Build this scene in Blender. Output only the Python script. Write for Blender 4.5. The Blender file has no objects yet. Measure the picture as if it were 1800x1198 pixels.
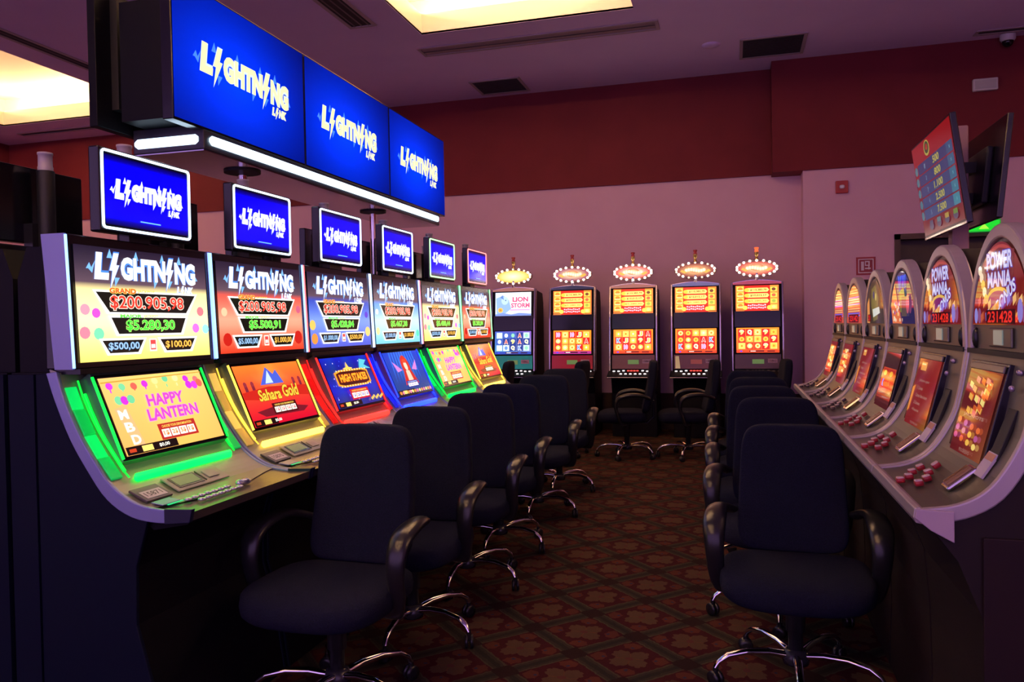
import bpy, math, random
from mathutils import Vector, Matrix
random.seed(7)
PI = math.pi
sc = bpy.context.scene
COL = sc.collection

# ------------------------------------------------------------------ camera
F_PX, YAW, PITCH, ROLL, CAM_H = 1383.0, .2749, .0196, -.0172, 1.32
fwd = Vector((-math.sin(YAW)*math.cos(PITCH), math.cos(YAW)*math.cos(PITCH), -math.sin(PITCH)))
rt = Vector((math.cos(YAW), math.sin(YAW), 0)); up = rt.cross(fwd)
r2 = rt*math.cos(ROLL) + up*math.sin(ROLL); u2 = -rt*math.sin(ROLL) + up*math.cos(ROLL)
cd = bpy.data.cameras.new('camera'); cam = bpy.data.objects.new('camera', cd); COL.objects.link(cam)
cd.sensor_width = 36.0; cd.lens = F_PX/1800*36.0; cd.clip_start = .05; cd.clip_end = 60
M = Matrix((r2, u2, -fwd)).transposed().to_4x4(); M.translation = Vector((0, 0, CAM_H))
cam.matrix_world = M
sc.camera = cam

# ------------------------------------------------------------------ world, big lights, exposure
w = bpy.data.worlds.new('world'); sc.world = w; w.use_nodes = True
w.node_tree.nodes['Background'].inputs[0].default_value = (.72, .40, 1.0, 1)
w.node_tree.nodes['Background'].inputs[1].default_value = 1.2
sc.view_settings.view_transform = 'Standard'; sc.view_settings.look = 'None'
sc.view_settings.exposure = 0.0; sc.view_settings.gamma = 1.0; sc.view_settings.use_curve_mapping = False
sc.cycles.use_denoising = True
sc.cycles.max_bounces = 6; sc.cycles.diffuse_bounces = 3; sc.cycles.glossy_bounces = 3
sc.cycles.sample_clamp_indirect = 4.0
CEIL = 4.3
COFFERS = [(-3.03, -.88, 4.3, 7.55), (-10.04, -7.38, 4.6, 8.95), (-3.03, -.88, -2.2, 1.6), (3.0, 4.8, 1.0, 4.6)]  # last two lie out of view, added to light the floor and chairs

def area_light(name, loc, sx, sy, power, col, rot=(0, 0, 0)):
    l = bpy.data.lights.new(name, 'AREA'); l.shape = 'RECTANGLE'; l.size = sx; l.size_y = sy
    l.energy = power; l.color = col
    o = bpy.data.objects.new(name, l); o.location = loc; o.rotation_euler = rot; COL.objects.link(o); return o
for (x0, x1, y0, y1) in COFFERS:
    area_light('cove_lamp_light', ((x0+x1)/2, (y0+y1)/2, CEIL+.40), x1-x0-.3, y1-y0-.3, 12 if x0 < -5 else 25, (1.0, .60, .45))

# ------------------------------------------------------------------ materials
def S2L(c):
    return tuple(((v/255)/12.92 if v/255 <= .04045 else ((v/255+.055)/1.055)**2.4) for v in c)
MATS = {}
def mat(name, rgb=(.5, .5, .5), rough=.5, metal=0., emit=0., ecol=None, coat=0., spec=.5, sampling=None):
    if name in MATS: return MATS[name]
    m = bpy.data.materials.new(name); m.use_nodes = True; b = m.node_tree.nodes['Principled BSDF']
    b.inputs['Base Color'].default_value = (*rgb, 1); b.inputs['Roughness'].default_value = rough
    b.inputs['Metallic'].default_value = metal; b.inputs['Specular IOR Level'].default_value = spec
    b.inputs['Coat Weight'].default_value = coat
    if emit:
        b.inputs['Emission Color'].default_value = (*(ecol or rgb), 1); b.inputs['Emission Strength'].default_value = emit
    if sampling: m.cycles.emission_sampling = sampling
    MATS[name] = m; return m
def screen_mat(name, strength, rough=.12, spec=.5, sampling='AUTO'):
    m = bpy.data.materials.new(name); m.use_nodes = True; nt = m.node_tree; b = nt.nodes['Principled BSDF']
    a = nt.nodes.new('ShaderNodeAttribute'); a.attribute_name = 'Col'
    b.inputs['Base Color'].default_value = (.004, .004, .005, 1); b.inputs['Roughness'].default_value = rough
    b.inputs['Specular IOR Level'].default_value = spec
    nt.links.new(a.outputs['Color'], b.inputs['Emission Color']); b.inputs['Emission Strength'].default_value = strength
    m.cycles.emission_sampling = sampling
    MATS[name] = m; return m
def noise_mat(name, c1, c2, scale, rough=.8, bump=.0, detail=3, spec=.3, stretch=(1, 1, 1)):
    m = bpy.data.materials.new(name); m.use_nodes = True; nt = m.node_tree; b = nt.nodes['Principled BSDF']
    tc = nt.nodes.new('ShaderNodeTexCoord'); mp = nt.nodes.new('ShaderNodeMapping'); mp.inputs['Scale'].default_value = stretch
    n = nt.nodes.new('ShaderNodeTexNoise'); n.inputs['Scale'].default_value = scale; n.inputs['Detail'].default_value = detail
    r = nt.nodes.new('ShaderNodeValToRGB'); r.color_ramp.elements[0].color = (*c1, 1); r.color_ramp.elements[1].color = (*c2, 1)
    r.color_ramp.elements[0].position = .3; r.color_ramp.elements[1].position = .7
    nt.links.new(tc.outputs['Object'], mp.inputs[0]); nt.links.new(mp.outputs[0], n.inputs['Vector'])
    nt.links.new(n.outputs['Fac'], r.inputs[0]); nt.links.new(r.outputs[0], b.inputs['Base Color'])
    b.inputs['Roughness'].default_value = rough; b.inputs['Specular IOR Level'].default_value = spec
    if bump:
        bp = nt.nodes.new('ShaderNodeBump'); bp.inputs['Strength'].default_value = bump; bp.inputs['Distance'].default_value = .01
        nt.links.new(n.outputs['Fac'], bp.inputs['Height']); nt.links.new(bp.outputs[0], b.inputs['Normal'])
    MATS[name] = m; return m

wall_pink = noise_mat('wall_pink_plaster', (.84, .51, .62), (.88, .55, .66), 3, .75, .05)
wall_red = noise_mat('wall_red_paint', (.155, .013, .023), (.18, .016, .028), 2.5, .7, .05)
ceil_m = noise_mat('ceiling_plaster', (.74, .56, .88), (.78, .60, .92), 2, .85, .03)
coffer_m = mat('coffer_cream_paint', (.90, .80, .62), .7)
dark_wood = noise_mat('dark_wainscot', (.035, .016, .010), (.06, .028, .016), 6, .6, .0, 4, .3, (1, 1, 6))
fabric = noise_mat('chair_fabric', (.004, .0055, .016), (.009, .0095, .030), 260, .95, .25, 2, .15)
black_pl = mat('black_plastic', (.012, .012, .014), .28)
black_matte = mat('black_matte', (.008, .008, .010), .55)
chrome = mat('chrome', (.86, .86, .88), .07, 1.0)
steel = mat('brushed_steel', (.42, .42, .50), .16, 1.0)
cab_dark = mat('cabinet_dark_blue', (.0015, .004, .018), .55, spec=.15)
cab_black = mat('cabinet_black', (.003, .003, .006), .5, spec=.15)
rim_grey = mat('rim_silver_grey', (.26, .29, .56), .35, .3)
shell_tan = mat('shell_champagne', (.34, .33, .26), .38, .25)
palm_brown = mat('palm_rest_bronze', (.10, .075, .065), .35, .2)
bezel = mat('bezel_gloss_black', (.006, .006, .008), .15)
teal_side = mat('housing_smoked_side', (.12, .14, .16), .3, .3)
r_body = noise_mat('arch_cabinet_body', (.009, .004, .005), (.013, .006, .007), 5, .6)
r_panel = mat('arch_cabinet_panel', (.15, .145, .12), .36, .45)
r_deck = mat('arch_cabinet_deck', (.09, .10, .075), .3, .4)
r_rim = mat('arch_cabinet_rim', (.50, .44, .46), .32, .35)
window_lcd = mat('slot_window_grey', (.25, .33, .30), .2, 0, .25, (.35, .5, .42))
SCR = screen_mat('screen_light', 1.5)
SCR_BIG = screen_mat('screen_light_sign', 1.35, .6, .0)
SCR_BACK = screen_mat('screen_light_back', 1.9, .2, .3)
SCR_DIM = screen_mat('screen_light_dim', .5, .06, .9)
SCR_NS = screen_mat('screen_light_print', 1.5, sampling='NONE')
PRINT = bpy.data.materials.new('printed_ink'); PRINT.use_nodes = True
_a = PRINT.node_tree.nodes.new('ShaderNodeAttribute'); _a.attribute_name = 'Col'
PRINT.node_tree.links.new(_a.outputs['Color'], PRINT.node_tree.nodes['Principled BSDF'].inputs['Base Color'])
PRINT.node_tree.nodes['Principled BSDF'].inputs['Roughness'].default_value = .35

def carpet():
    m = bpy.data.materials.new('patterned_carpet'); m.use_nodes = True; nt = m.node_tree; L = nt.links
    b = nt.nodes['Principled BSDF']; b.inputs['Roughness'].default_value = .95; b.inputs['Specular IOR Level'].default_value = .1
    tc = nt.nodes.new('ShaderNodeTexCoord'); sp = nt.nodes.new('ShaderNodeSeparateXYZ')
    nz = nt.nodes.new('ShaderNodeTexNoise'); nz.inputs['Scale'].default_value = 45; nz.inputs['Detail'].default_value = 2
    wob = nt.nodes.new('ShaderNodeMixRGB'); wob.blend_type = 'ADD'; wob.inputs[0].default_value = .018
    L.new(tc.outputs['Object'], nz.inputs['Vector']); L.new(tc.outputs['Object'], wob.inputs[1]); L.new(nz.outputs['Color'], wob.inputs[2])
    L.new(wob.outputs[0], sp.inputs[0])
    def mth(op, a, b_=None, c=None):
        n = nt.nodes.new('ShaderNodeMath'); n.operation = op
        for i, v in enumerate((a, b_, c)):
            if v is None: continue
            if isinstance(v, (int, float)): n.inputs[i].default_value = v
            else: L.new(v, n.inputs[i])
        return n.outputs[0]
    X = mth('DIVIDE', mth('ADD', sp.outputs[0], .624), .444); Y = mth('DIVIDE', mth('ADD', sp.outputs[1], -3.54), .45)
    U = mth('ADD', X, Y); V = mth('SUBTRACT', X, Y)
    fu = mth('SUBTRACT', mth('FRACT', U), .5); fv = mth('SUBTRACT', mth('FRACT', V), .5)   # -.5...5, 0 = cell centre
    au, av = mth('ABSOLUTE', fu), mth('ABSOLUTE', fv); mx = mth('MAXIMUM', au, av)
    # cell-local coordinates aligned with the room
    px = mth('MULTIPLY', mth('ADD', fu, fv), .5); py = mth('MULTIPLY', mth('SUBTRACT', fu, fv), .5)
    rr = mth('SQRT', mth('ADD', mth('MULTIPLY', px, px), mth('MULTIPLY', py, py)))
    ang = mth('ARCTAN2', py, px)
    pet4 = mth('ABSOLUTE', mth('COSINE', mth('MULTIPLY', mth('ADD', ang, PI/4), 2)))
    pet12 = mth('ABSOLUTE', mth('COSINE', mth('MULTIPLY', ang, 9)))
    rad = mth('ADD', mth('ADD', .10, mth('MULTIPLY', pet4, .085)), mth('MULTIPLY', pet12, .022))
    flower = mth('LESS_THAN', rr, rad)
    core = mth('LESS_THAN', rr, .035)
    petcut = mth('LESS_THAN', pet4, .10)
    tip = mth('MULTIPLY', mth('LESS_THAN', mth('ABSOLUTE', mth('SUBTRACT', rr, .27)), mth('MULTIPLY', mth('SUBTRACT', 1, pet4), .075)), mth('LESS_THAN', pet4, .55))
    bud = mth('LESS_THAN', mth('ADD', mth('ABSOLUTE', mth('SUBTRACT', rr, .235)), mth('MULTIPLY', pet4, .12)), .022)
    band = mth('GREATER_THAN', mx, .40); edge = mth('MULTIPLY', mth('GREATER_THAN', mx, .395), mth('LESS_THAN', mx, .42))
    mn = mth('MINIMUM', au, av); node = mth('GREATER_THAN', mn, .36); mid = mth('GREATER_THAN', mx, .465)
    def mix(fac, a, c):
        n = nt.nodes.new('ShaderNodeMixRGB'); L.new(fac, n.inputs[0])
        if isinstance(a, tuple): n.inputs[1].default_value = (*a, 1)
        else: L.new(a, n.inputs[1])
        n.inputs[2].default_value = (*c, 1); return n.outputs[0]
    c = mix(flower, (.050, .006, .011), (.088, .050, .030))
    c = mix(mth('MULTIPLY', petcut, flower), c, (.13, .05, .025)); c = mix(core, c, (.10, .03, .03))
    c = mix(tip, c, (.095, .026, .017)); c = mix(bud, c, (.03, .03, .07))
    c = mix(band, c, (.036, .031, .022)); c = mix(edge, c, (.060, .055, .032)); c = mix(mid, c, (.024, .020, .017)); c = mix(node, c, (.024, .009, .010))
    n2 = nt.nodes.new('ShaderNodeTexNoise'); n2.inputs['Scale'].default_value = 420; L.new(tc.outputs['Object'], n2.inputs['Vector'])
    mu = nt.nodes.new('ShaderNodeMixRGB'); mu.blend_type = 'MULTIPLY'; mu.inputs[0].default_value = .45; L.new(c, mu.inputs[1]); L.new(n2.outputs['Fac'], mu.inputs[2])
    L.new(mu.outputs[0], b.inputs['Base Color'])
    bp = nt.nodes.new('ShaderNodeBump'); bp.inputs['Strength'].default_value = .3; bp.inputs['Distance'].default_value = .004
    L.new(n2.outputs['Fac'], bp.inputs['Height']); L.new(bp.outputs[0], b.inputs['Normal'])
    return m
carpet_m = carpet()

# ------------------------------------------------------------------ mesh builder
class MB:
    def __init__(s): s.v = []; s.f = []; s.m = []; s.sm = []; s.cur = 0; s.smooth = False
    def add(s, vs, fs, smooth=None):
        o = len(s.v); s.v += [tuple(p) for p in vs]
        for f in fs: s.f.append([i+o for i in f]); s.m.append(s.cur); s.sm.append(s.smooth if smooth is None else smooth)
        return s
    def box(s, a, b):
        (x0, y0, z0), (x1, y1, z1) = a, b
        x0, x1 = sorted((x0, x1)); y0, y1 = sorted((y0, y1)); z0, z1 = sorted((z0, z1))
        return s.add([(x0, y0, z0), (x1, y0, z0), (x1, y1, z0), (x0, y1, z0), (x0, y0, z1), (x1, y0, z1), (x1, y1, z1), (x0, y1, z1)],
                     [(3, 2, 1, 0), (4, 5, 6, 7), (0, 1, 5, 4), (1, 2, 6, 5), (2, 3, 7, 6), (3, 0, 4, 7)], False)
    def prism(s, poly, a, b, ax='y', smooth=False):      # poly in the two other axes, extruded from a to b
        def P(p, t): return (p[0], t, p[1]) if ax == 'y' else ((t, p[0], p[1]) if ax == 'x' else (p[0], p[1], t))
        area = sum(poly[i][0]*poly[(i+1) % len(poly)][1]-poly[(i+1) % len(poly)][0]*poly[i][1] for i in range(len(poly)))
        if area < 0: poly = poly[::-1]
        if a > b: a, b = b, a
        n = len(poly); vs = [P(p, a) for p in poly]+[P(p, b) for p in poly]
        flip = (ax == 'y')
        fs = [list(range(n))[::-1], list(range(n, 2*n))]+[[i, (i+1) % n, (i+1) % n+n, i+n] for i in range(n)]
        if flip: fs = [f[::-1] for f in fs]
        o = len(s.f); s.add(vs, fs, smooth); s.sm[o] = s.sm[o+1] = False
        return s
    def tube(s, path, r, n=10, cap=True, squash=(1, 1), upv=(0, 0, 1)):
        path = [Vector(p) for p in path]; rs = r if isinstance(r, (list, tuple)) else [r]*len(path)
        vs = []; k = len(path)
        for i, p in enumerate(path):
            t = (path[min(i+1, k-1)]-path[max(i-1, 0)]).normalized()
            a = Vector(upv).cross(t)
            if a.length < .05: a = Vector((1, 0, 0)).cross(t)
            if a.length < .05: a = Vector((0, 1, 0)).cross(t)
            a.normalize(); b = t.cross(a)
            for j in range(n):
                q = 2*PI*j/n; vs.append(p+a*math.cos(q)*rs[i]*squash[0]+b*math.sin(q)*rs[i]*squash[1])
        fs = [[i*n+j, i*n+(j+1) % n, (i+1)*n+(j+1) % n, (i+1)*n+j] for i in range(k-1) for j in range(n)]
        s.add(vs, fs, True)
        if cap: s.add(vs[:n], [list(range(n))[::-1]], False); s.add(vs[-n:], [list(range(n))], False)
        return s
    def lathe(s, prof, c=(0, 0, 0), n=20, ax='z'):
        vs = []
        for (r, h) in prof:
            for j in range(n):
                q = 2*PI*j/n; a, b = r*math.cos(q), r*math.sin(q)
                vs.append((c[0]+a, c[1]+b, c[2]+h) if ax == 'z' else ((c[0]+h, c[1]+a, c[2]+b) if ax == 'x' else (c[0]+b, c[1]+h, c[2]+a)))
        k = len(prof)
        s.add(vs, [[i*n+j, i*n+(j+1) % n, (i+1)*n+(j+1) % n, (i+1)*n+j] for i in range(k-1) for j in range(n)], True)
        s.add(vs[:n], [list(range(n))[::-1]], False); s.add(vs[-n:], [list(range(n))], False)
        return s
    def sell(s, c, r, e1=.4, e2=.4, nu=28, nv=14, warp=None):     # superellipsoid
        def pw(x, e): return math.copysign(abs(x)**e, x)
        vs = []
        for i in range(nv+1):
            a = -PI/2+PI*i/nv
            for j in range(nu):
                q = 2*PI*j/nu
                p = (r[0]*pw(math.cos(a), e1)*pw(math.cos(q), e2), r[1]*pw(math.cos(a), e1)*pw(math.sin(q), e2), r[2]*pw(math.sin(a), e1))
                if warp: p = warp(*p)
                vs.append((c[0]+p[0], c[1]+p[1], c[2]+p[2]))
        return s.add(vs, [[i*nu+j, i*nu+(j+1) % nu, (i+1)*nu+(j+1) % nu, (i+1)*nu+j] for i in range(nv) for j in range(nu)], True)
    def build(s, name, mats, parent=None, bevel=0, label=None, M=None):
        me = bpy.data.meshes.new(name); me.from_pydata(s.v, [], s.f)
        for m in (mats if isinstance(mats, (list, tuple)) else [mats]): me.materials.append(m)
        for p, mi, sm in zip(me.polygons, s.m, s.sm): p.material_index = mi; p.use_smooth = sm
        me.validate(); me.update()
        if M is not None: me.transform(M)
        o = bpy.data.objects.new(name, me); COL.objects.link(o)
        if parent: o.parent = parent
        if bevel:
            b = o.modifiers.new('bevel', 'BEVEL'); b.width = bevel; b.segments = 2; b.limit_method = 'ANGLE'; b.angle_limit = .7
        if label: o['label'] = label
        return o

def thing(name, label, cat, loc=(0, 0, 0), rz=0, group=None):
    o = bpy.data.objects.new(name, None); COL.objects.link(o); o.location = loc; o.rotation_euler = (0, 0, rz); o.empty_display_size = .1
    o['label'] = label; o['category'] = cat
    if group: o['group'] = group
    return o
def tag(o, label, cat, group=None):
    o['label'] = label; o['category'] = cat
    if group: o['group'] = group
    return o
def struct(o): o['kind'] = 'structure'; return o
def kids(o): return [c for c in bpy.data.objects if c.parent is o]
KC = {}
def dup(root, loc, rz, label=None, group=None, skip=()):
    def rec(o, par):
        c = o.copy(); COL.objects.link(c); c.parent = par
        for ch in kids(o):
            if ch.name.split('.')[0] not in skip: rec(ch, c)
        return c
    r = root.copy(); COL.objects.link(r); r.location = loc; r.rotation_euler = (0, 0, rz); r.scale = (1, 1, 1)
    if label: r['label'] = label
    if group: r['group'] = group
    for ch in kids(root):
        if ch.name.split('.')[0] not in skip: rec(ch, r)
    return r

# ------------------------------------------------------------------ screen pictures
TXT = {}
def glyphs(s, off, shear):
    k = (s, off, shear)
    if k in TXT: return TXT[k]
    c = bpy.data.curves.new('t', 'FONT'); c.body = s; c.size = 1; c.offset = off; c.shear = shear; c.resolution_u = 3
    o = bpy.data.objects.new('t', c); me = bpy.data.meshes.new_from_object(o)
    vs = [(v.co.x, v.co.y) for v in me.vertices]; fs = [tuple(p.vertices) for p in me.polygons]
    bpy.data.objects.remove(o); bpy.data.curves.remove(c); bpy.data.meshes.remove(me)
    TXT[k] = (vs, fs); return TXT[k]
BOLT = [(.55, 1.12), (1.0, 1.12), (.72, .62), (.98, .62), (.12, -.35), (.36, .38), (.1, .38)]
class Art:
    """flat coloured shapes on a screen; u to the right 0..W, v downwards 0..H (units = metres)"""
    def __init__(s, o, R, D, W, H, step=.00012):
        s.o, s.R, s.D = Vector(o), Vector(R).normalized(), Vector(D).normalized(); s.N = s.R.cross(-s.D)*1.0
        s.W, s.H, s.k, s.step = W, H, 0, step; s.v = []; s.f = []; s.c = []; s.nb = 0
    def raw(s, pts, fs, cols):
        s.k += 1; o = len(s.v); off = s.N*(s.k*s.step)
        s.v += [s.o+s.R*u+s.D*v+off for (u, v) in pts]
        for f in fs:
            s.f.append([i+o for i in f])
        s.c += cols if isinstance(cols, list) else [cols]*len(pts)
    def quad(s, u, v, w, h, c, c2=None):
        c = S2L(c); c2 = S2L(c2) if c2 else c
        s.raw([(u, v), (u+w, v), (u+w, v+h), (u, v+h)], [(3, 2, 1, 0)], [c, c, c2, c2])
        if s.nb == 0: s.nb = 1
    def grid(s, u, v, w, h, fn, n=12, m=8):
        pts = []; cols = []
        for j in range(m+1):
            for i in range(n+1):
                pts.append((u+w*i/n, v+h*j/m)); cols.append(S2L(fn(i/n, j/m)))
        s.raw(pts, [(j*(n+1)+i, (j+1)*(n+1)+i, (j+1)*(n+1)+i+1, j*(n+1)+i+1) for j in range(m) for i in range(n)], cols)
        s.nb = n*m
    def poly(s, pts, c):
        a = sum(pts[i][0]*pts[(i+1) % len(pts)][1]-pts[(i+1) % len(pts)][0]*pts[i][1] for i in range(len(pts)))
        if a > 0: pts = pts[::-1]
        s.raw(pts, [tuple(range(len(pts)))], S2L(c))
    def ell(s, u, v, ru, rv, c, n=18, c2=None):
        pts = [(u, v)]+[(u+ru*math.cos(2*PI*i/n), v-rv*math.sin(2*PI*i/n)) for i in range(n)]
        s.raw(pts, [(0, i+1, (i+1) % n+1) for i in range(n)], [S2L(c)]+[S2L(c2 or c)]*n)
    def text(s, t, u, v, w, h, c, off=.02, shear=0, ol=None, olw=.05, rot=0):
        b, fs = glyphs(t, off, shear)
        if not b: return
        x0 = min(p[0] for p in b); x1 = max(p[0] for p in b); y0 = min(p[1] for p in b); y1 = max(p[1] for p in b)
        cr, sr = math.cos(rot), math.sin(rot)
        def mp(p):
            a = (p[0]-x0)/(x1-x0)*w-w/2; q = (y1-p[1])/(y1-y0)*h-h/2
            return (u+w/2+a*cr-q*sr, v+h/2+a*sr+q*cr)
        if ol is not None:
            b2, f2 = glyphs(t, off+olw, shear); s.raw([mp(p) for p in b2], f2, S2L(ol))
        s.raw([mp(p) for p in b], fs, S2L(c))
    def bolt(s, u, v, w, h, c): s.poly([(u+x*w, v+(1-y)*h) for x, y in BOLT], c)
    def logo(s, u, v, w, h, c, ol=None, sub=None, sparks=None):
        # word set in bold slanted capitals whose I is a bolt
        if sparks:
            for (a, b_, q) in ((-.06, .35, 1), (1.03, .55, -1)):
                pts = [(u+w*a, v+h*(b_+.25)), (u+w*(a+.03*q), v+h*b_), (u+w*(a+.045*q), v+h*(b_+.2)), (u+w*(a+.08*q), v+h*(b_-.1)), (u+w*(a+.05*q), v+h*(b_+.42)), (u+w*(a+.02*q), v+h*(b_+.25))]
                s.poly(pts, sparks)
            for a in (.12, .36, .62, .80): s.poly([(u+w*a, v+h*.1), (u+w*(a+.03), v-h*.28), (u+w*(a+.05), v+h*.1)], sparks)
            for a in (.18, .55, .7): s.poly([(u+w*a, v+h*.9), (u+w*(a+.045), v+h*.9), (u+w*(a+.0), v+h*1.28)], sparks)
        def go(c, d, o2):
            s.text('L', u, v-h*.10, w*.13, h*1.12, c, .06+o2, .15); s.bolt(u+w*.125-d, v-d, w*.10+2*d, h+2*d, c)
            s.text('GHTN', u+w*.235, v, w*.44, h, c, .055+o2, .05); s.bolt(u+w*.66-d, v-d, w*.10+2*d, h+2*d, c)
            s.text('NG', u+w*.765, v, w*.235, h*1.04, c, .055+o2, .05)
            yy = v+h*1.12; s.text('L', u+w*.78, yy, w*.045, h*.36, c, .05+o2, .2); s.bolt(u+w*.82, yy, w*.045, h*.36, c); s.text('NK', u+w*.865, yy, w*.10, h*.36, c, .05+o2, .2)
        if ol is not None: go(ol, w*.008, .05)
        go(c, 0, 0)
    def build(s, name, parent, base=None, detail=None, label=None):
        me = bpy.data.meshes.new(name); me.from_pydata(s.v, [], s.f)
        me.materials.append(base or SCR); me.materials.append(detail or SCR_NS)
        at = me.color_attributes.new('Col', 'FLOAT_COLOR', 'POINT')
        for i, c in enumerate(s.c): at.data[i].color = (*c, 1)
        for i, p in enumerate(me.polygons): p.material_index = 0 if i < s.nb else 1
        me.update()
        o = bpy.data.objects.new(name, me); COL.objects.link(o)
        if parent: o.parent = parent
        if label: o['label'] = label
        return o

# ================================================================== ROOM
X0, X1, Y0, YB = -11.0, 5.2, -4.5, 9.9
m = MB(); m.box((X0, Y0, -.1), (X1, YB, 0)); struct(m.build('floor', carpet_m))
# ceiling with coffer openings
xs = sorted({X0, X1} | {c[0] for c in COFFERS} | {c[1] for c in COFFERS}); ys = sorted({Y0, YB} | {c[2] for c in COFFERS} | {c[3] for c in COFFERS})
m = MB()
def in_coffer(x, y): return any(c[0] < x < c[1] and c[2] < y < c[3] for c in COFFERS)
for i in range(len(xs)-1):
    for j in range(len(ys)-1):
        if not in_coffer((xs[i]+xs[i+1])/2, (ys[j]+ys[j+1])/2): m.box((xs[i], ys[j], CEIL), (xs[i+1], ys[j+1], CEIL+.02))
ceiling = struct(m.build('ceiling', ceil_m))
for (x0, x1, y0, y1) in COFFERS:
    m = MB(); t = .02; lip = CEIL+.21
    for a, b in (((x0-t, y0-t), (x0, y1+t)), ((x1, y0-t), (x1+t, y1+t)), ((x0, y0-t), (x1, y0)), ((x0, y1), (x1, y1+t))): m.box((*a, CEIL+.001), (*b, lip))
    e = .35; top = CEIL+.50
    for a, b in (((x0-e, y0-e), (x0-t, y1+e)), ((x1+t, y0-e), (x1+e, y1+e)), ((x0-t, y0-e), (x1+t, y0-t)), ((x0-t, y1+t), (x1+t, y1+e))): m.box((*a, lip-.03), (*b, lip-.01))
    for a, b in (((x0-e-t, y0-e), (x0-e, y1+e)), ((x1+e, y0-e), (x1+e+t, y1+e)), ((x0-e, y0-e-t), (x1+e, y0-e)), ((x0-e, y1+e), (x1+e, y1+e+t))): m.box((*a, lip-.03), (*b, top))
    m.box((x0-e, y0-e, top), (x1+e, y1+e, top+.02))
    m.build('ceiling_coffer', coffer_m, ceiling)
tube_m = mat('cove_tube_glow', (1, .75, .5), .5, 0, 85, (1.0, .64, .36))
for n, (x0, x1, y0, y1) in enumerate(COFFERS):
    lab = ['cream cove light tubes round the ceiling coffer above the aisle', 'cove light tubes in the ceiling coffer behind the big blue sign', 'cove light tubes in the unseen coffer added over the aisle entrance', 'cove light tubes in the unseen coffer added above the arched machines'][n]
    m = MB(); z = CEIL+.24; q = .16
    for a, b in (((x0-q, y0), (x0-q, y1)), ((x1+q, y0), (x1+q, y1)), ((x0, y0-q), (x1, y0-q)), ((x0, y1+q), (x1, y1+q))): m.tube([(*a, z), (*b, z)], .025, 8)
    tag(m.build('cove_light_tube', tube_m), lab, 'cove light', 'cove lights in the coffers')
# walls
m = MB(); m.box((X0, YB, 0), (.78, YB+.1, 3.055)); struct(m.build('wall_back', wall_pink))
m = MB(); m.box((.78, 9.6, 0), (1.73, YB+.1, 3.03)); m.box((1.73, 9.6, 2.22), (3.0, YB+.1, 3.03)); m.box((3.0, 9.6, 0), (X1, YB+.1, 3.03)); struct(m.build('wall_back_right', wall_pink))
m = MB(); m.box((X0, YB-.03, 3.055), (.45, YB+.1, CEIL)); struct(m.build('trim_1', wall_red))
m = MB(); m.box((.45, 9.57, 3.03), (X1, YB+.1, CEIL)); struct(m.build('trim_2', wall_red))
m = MB(); m.box((X0, YB-.012, 0), (.78, YB, .45)); struct(m.build('baseboard_back', dark_wood))
m = MB(); m.box((X0-.1, Y0, 0), (X0, YB, 3.05)); struct(m.build('wall_left', wall_pink))
m = MB(); m.box((X0-.1, Y0, 3.05), (X0+.02, YB, CEIL)); struct(m.build('trim_3', wall_red))
m = MB(); m.box((X1, Y0, 0), (X1+.1, YB, 3.03)); struct(m.build('wall_right', wall_pink))
m = MB(); m.box((X1-.02, Y0, 3.03), (X1+.1, YB, CEIL)); struct(m.build('trim_4', wall_red))
m = MB(); m.box((1.73, 9.75, 0), (3.0, 9.8, 2.22)); d = struct(m.build('door_1', mat('door_dark_brown', (.035, .018, .016), .5)))
m = MB()
for a, b in (((1.73, 9.58, 0), (1.79, 9.76, 2.26)), ((2.94, 9.58, 0), (3.0, 9.76, 2.26)), ((1.73, 9.58, 2.2), (3.0, 9.76, 2.26))): m.box(a, b)
m.build('door_frame', mat('door_frame_brown', (.06, .03, .025), .5), d)

# ceiling fittings
def ceiling_rect(name, x0, x1, y0, y1, label, cat, slat_dir='x', n=0, fm=None, dark=(.02, .014, .014), group=None):
    t = thing(name, label, cat, ((x0+x1)/2, (y0+y1)/2, CEIL), 0, group)
    a, b = (x1-x0)/2, (y1-y0)/2; e = .035; z = -.012
    m = MB()
    for p, q in (((-a-e, -b-e), (a+e, -b)), ((-a-e, b), (a+e, b+e)), ((-a-e, -b), (-a, b)), ((a, -b), (a+e, b))): m.box((*p, z), (*q, 0))
    m.build('frame', fm or mat('vent_frame', (.42, .33, .37), .6), t, .003)
    m = MB(); m.box((-a, -b, -.004), (a, b, 0)); m.build('backing', mat(name+'_backing', dark, .8), t)
    for i in range(n):
        s = MB(); f = (i+.5)/n
        if slat_dir == 'x': y = -b+2*b*f; s.prism([(y-.006, -.010), (y+.004, -.004), (y+.006, -.004), (y-.004, -.012)], -a, a, 'x')
        else: x = -a+2*a*f; s.prism([(x-.006, -.010), (x+.004, -.004), (x+.006, -.004), (x-.004, -.012)], -b, b, 'y')
        s.build('slat', mat('vent_slat', (.12, .09, .10), .6), t)
    return t
ceiling_rect('linear_diffuser', -3.2, -.72, 7.93, 8.12, 'long narrow recessed ceiling panel running beside the lit coffer', 'ceiling diffuser', 'x', 1, None, (.33, .24, .27))
ceiling_rect('return_grille', -3.05, -2.48, 9.2, 9.70, 'dark square ceiling grille near the red wall band, left one', 'ceiling vent', 'x', 14, None, (.02, .014, .014), 'ceiling return grilles')
ceiling_rect('return_grille', .13, .74, 8.76, 9.34, 'dark rectangular ceiling grille near the step in the red band', 'ceiling vent', 'x', 14, None, (.03, .018, .02), 'ceiling return grilles')
ceiling_rect('slot_diffuser', -3.60, -3.38, 5.4, 7.13, 'triple slot ceiling diffuser left of the lit coffer', 'ceiling diffuser', 'y', 3, None, (.02, .012, .015))
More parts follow.
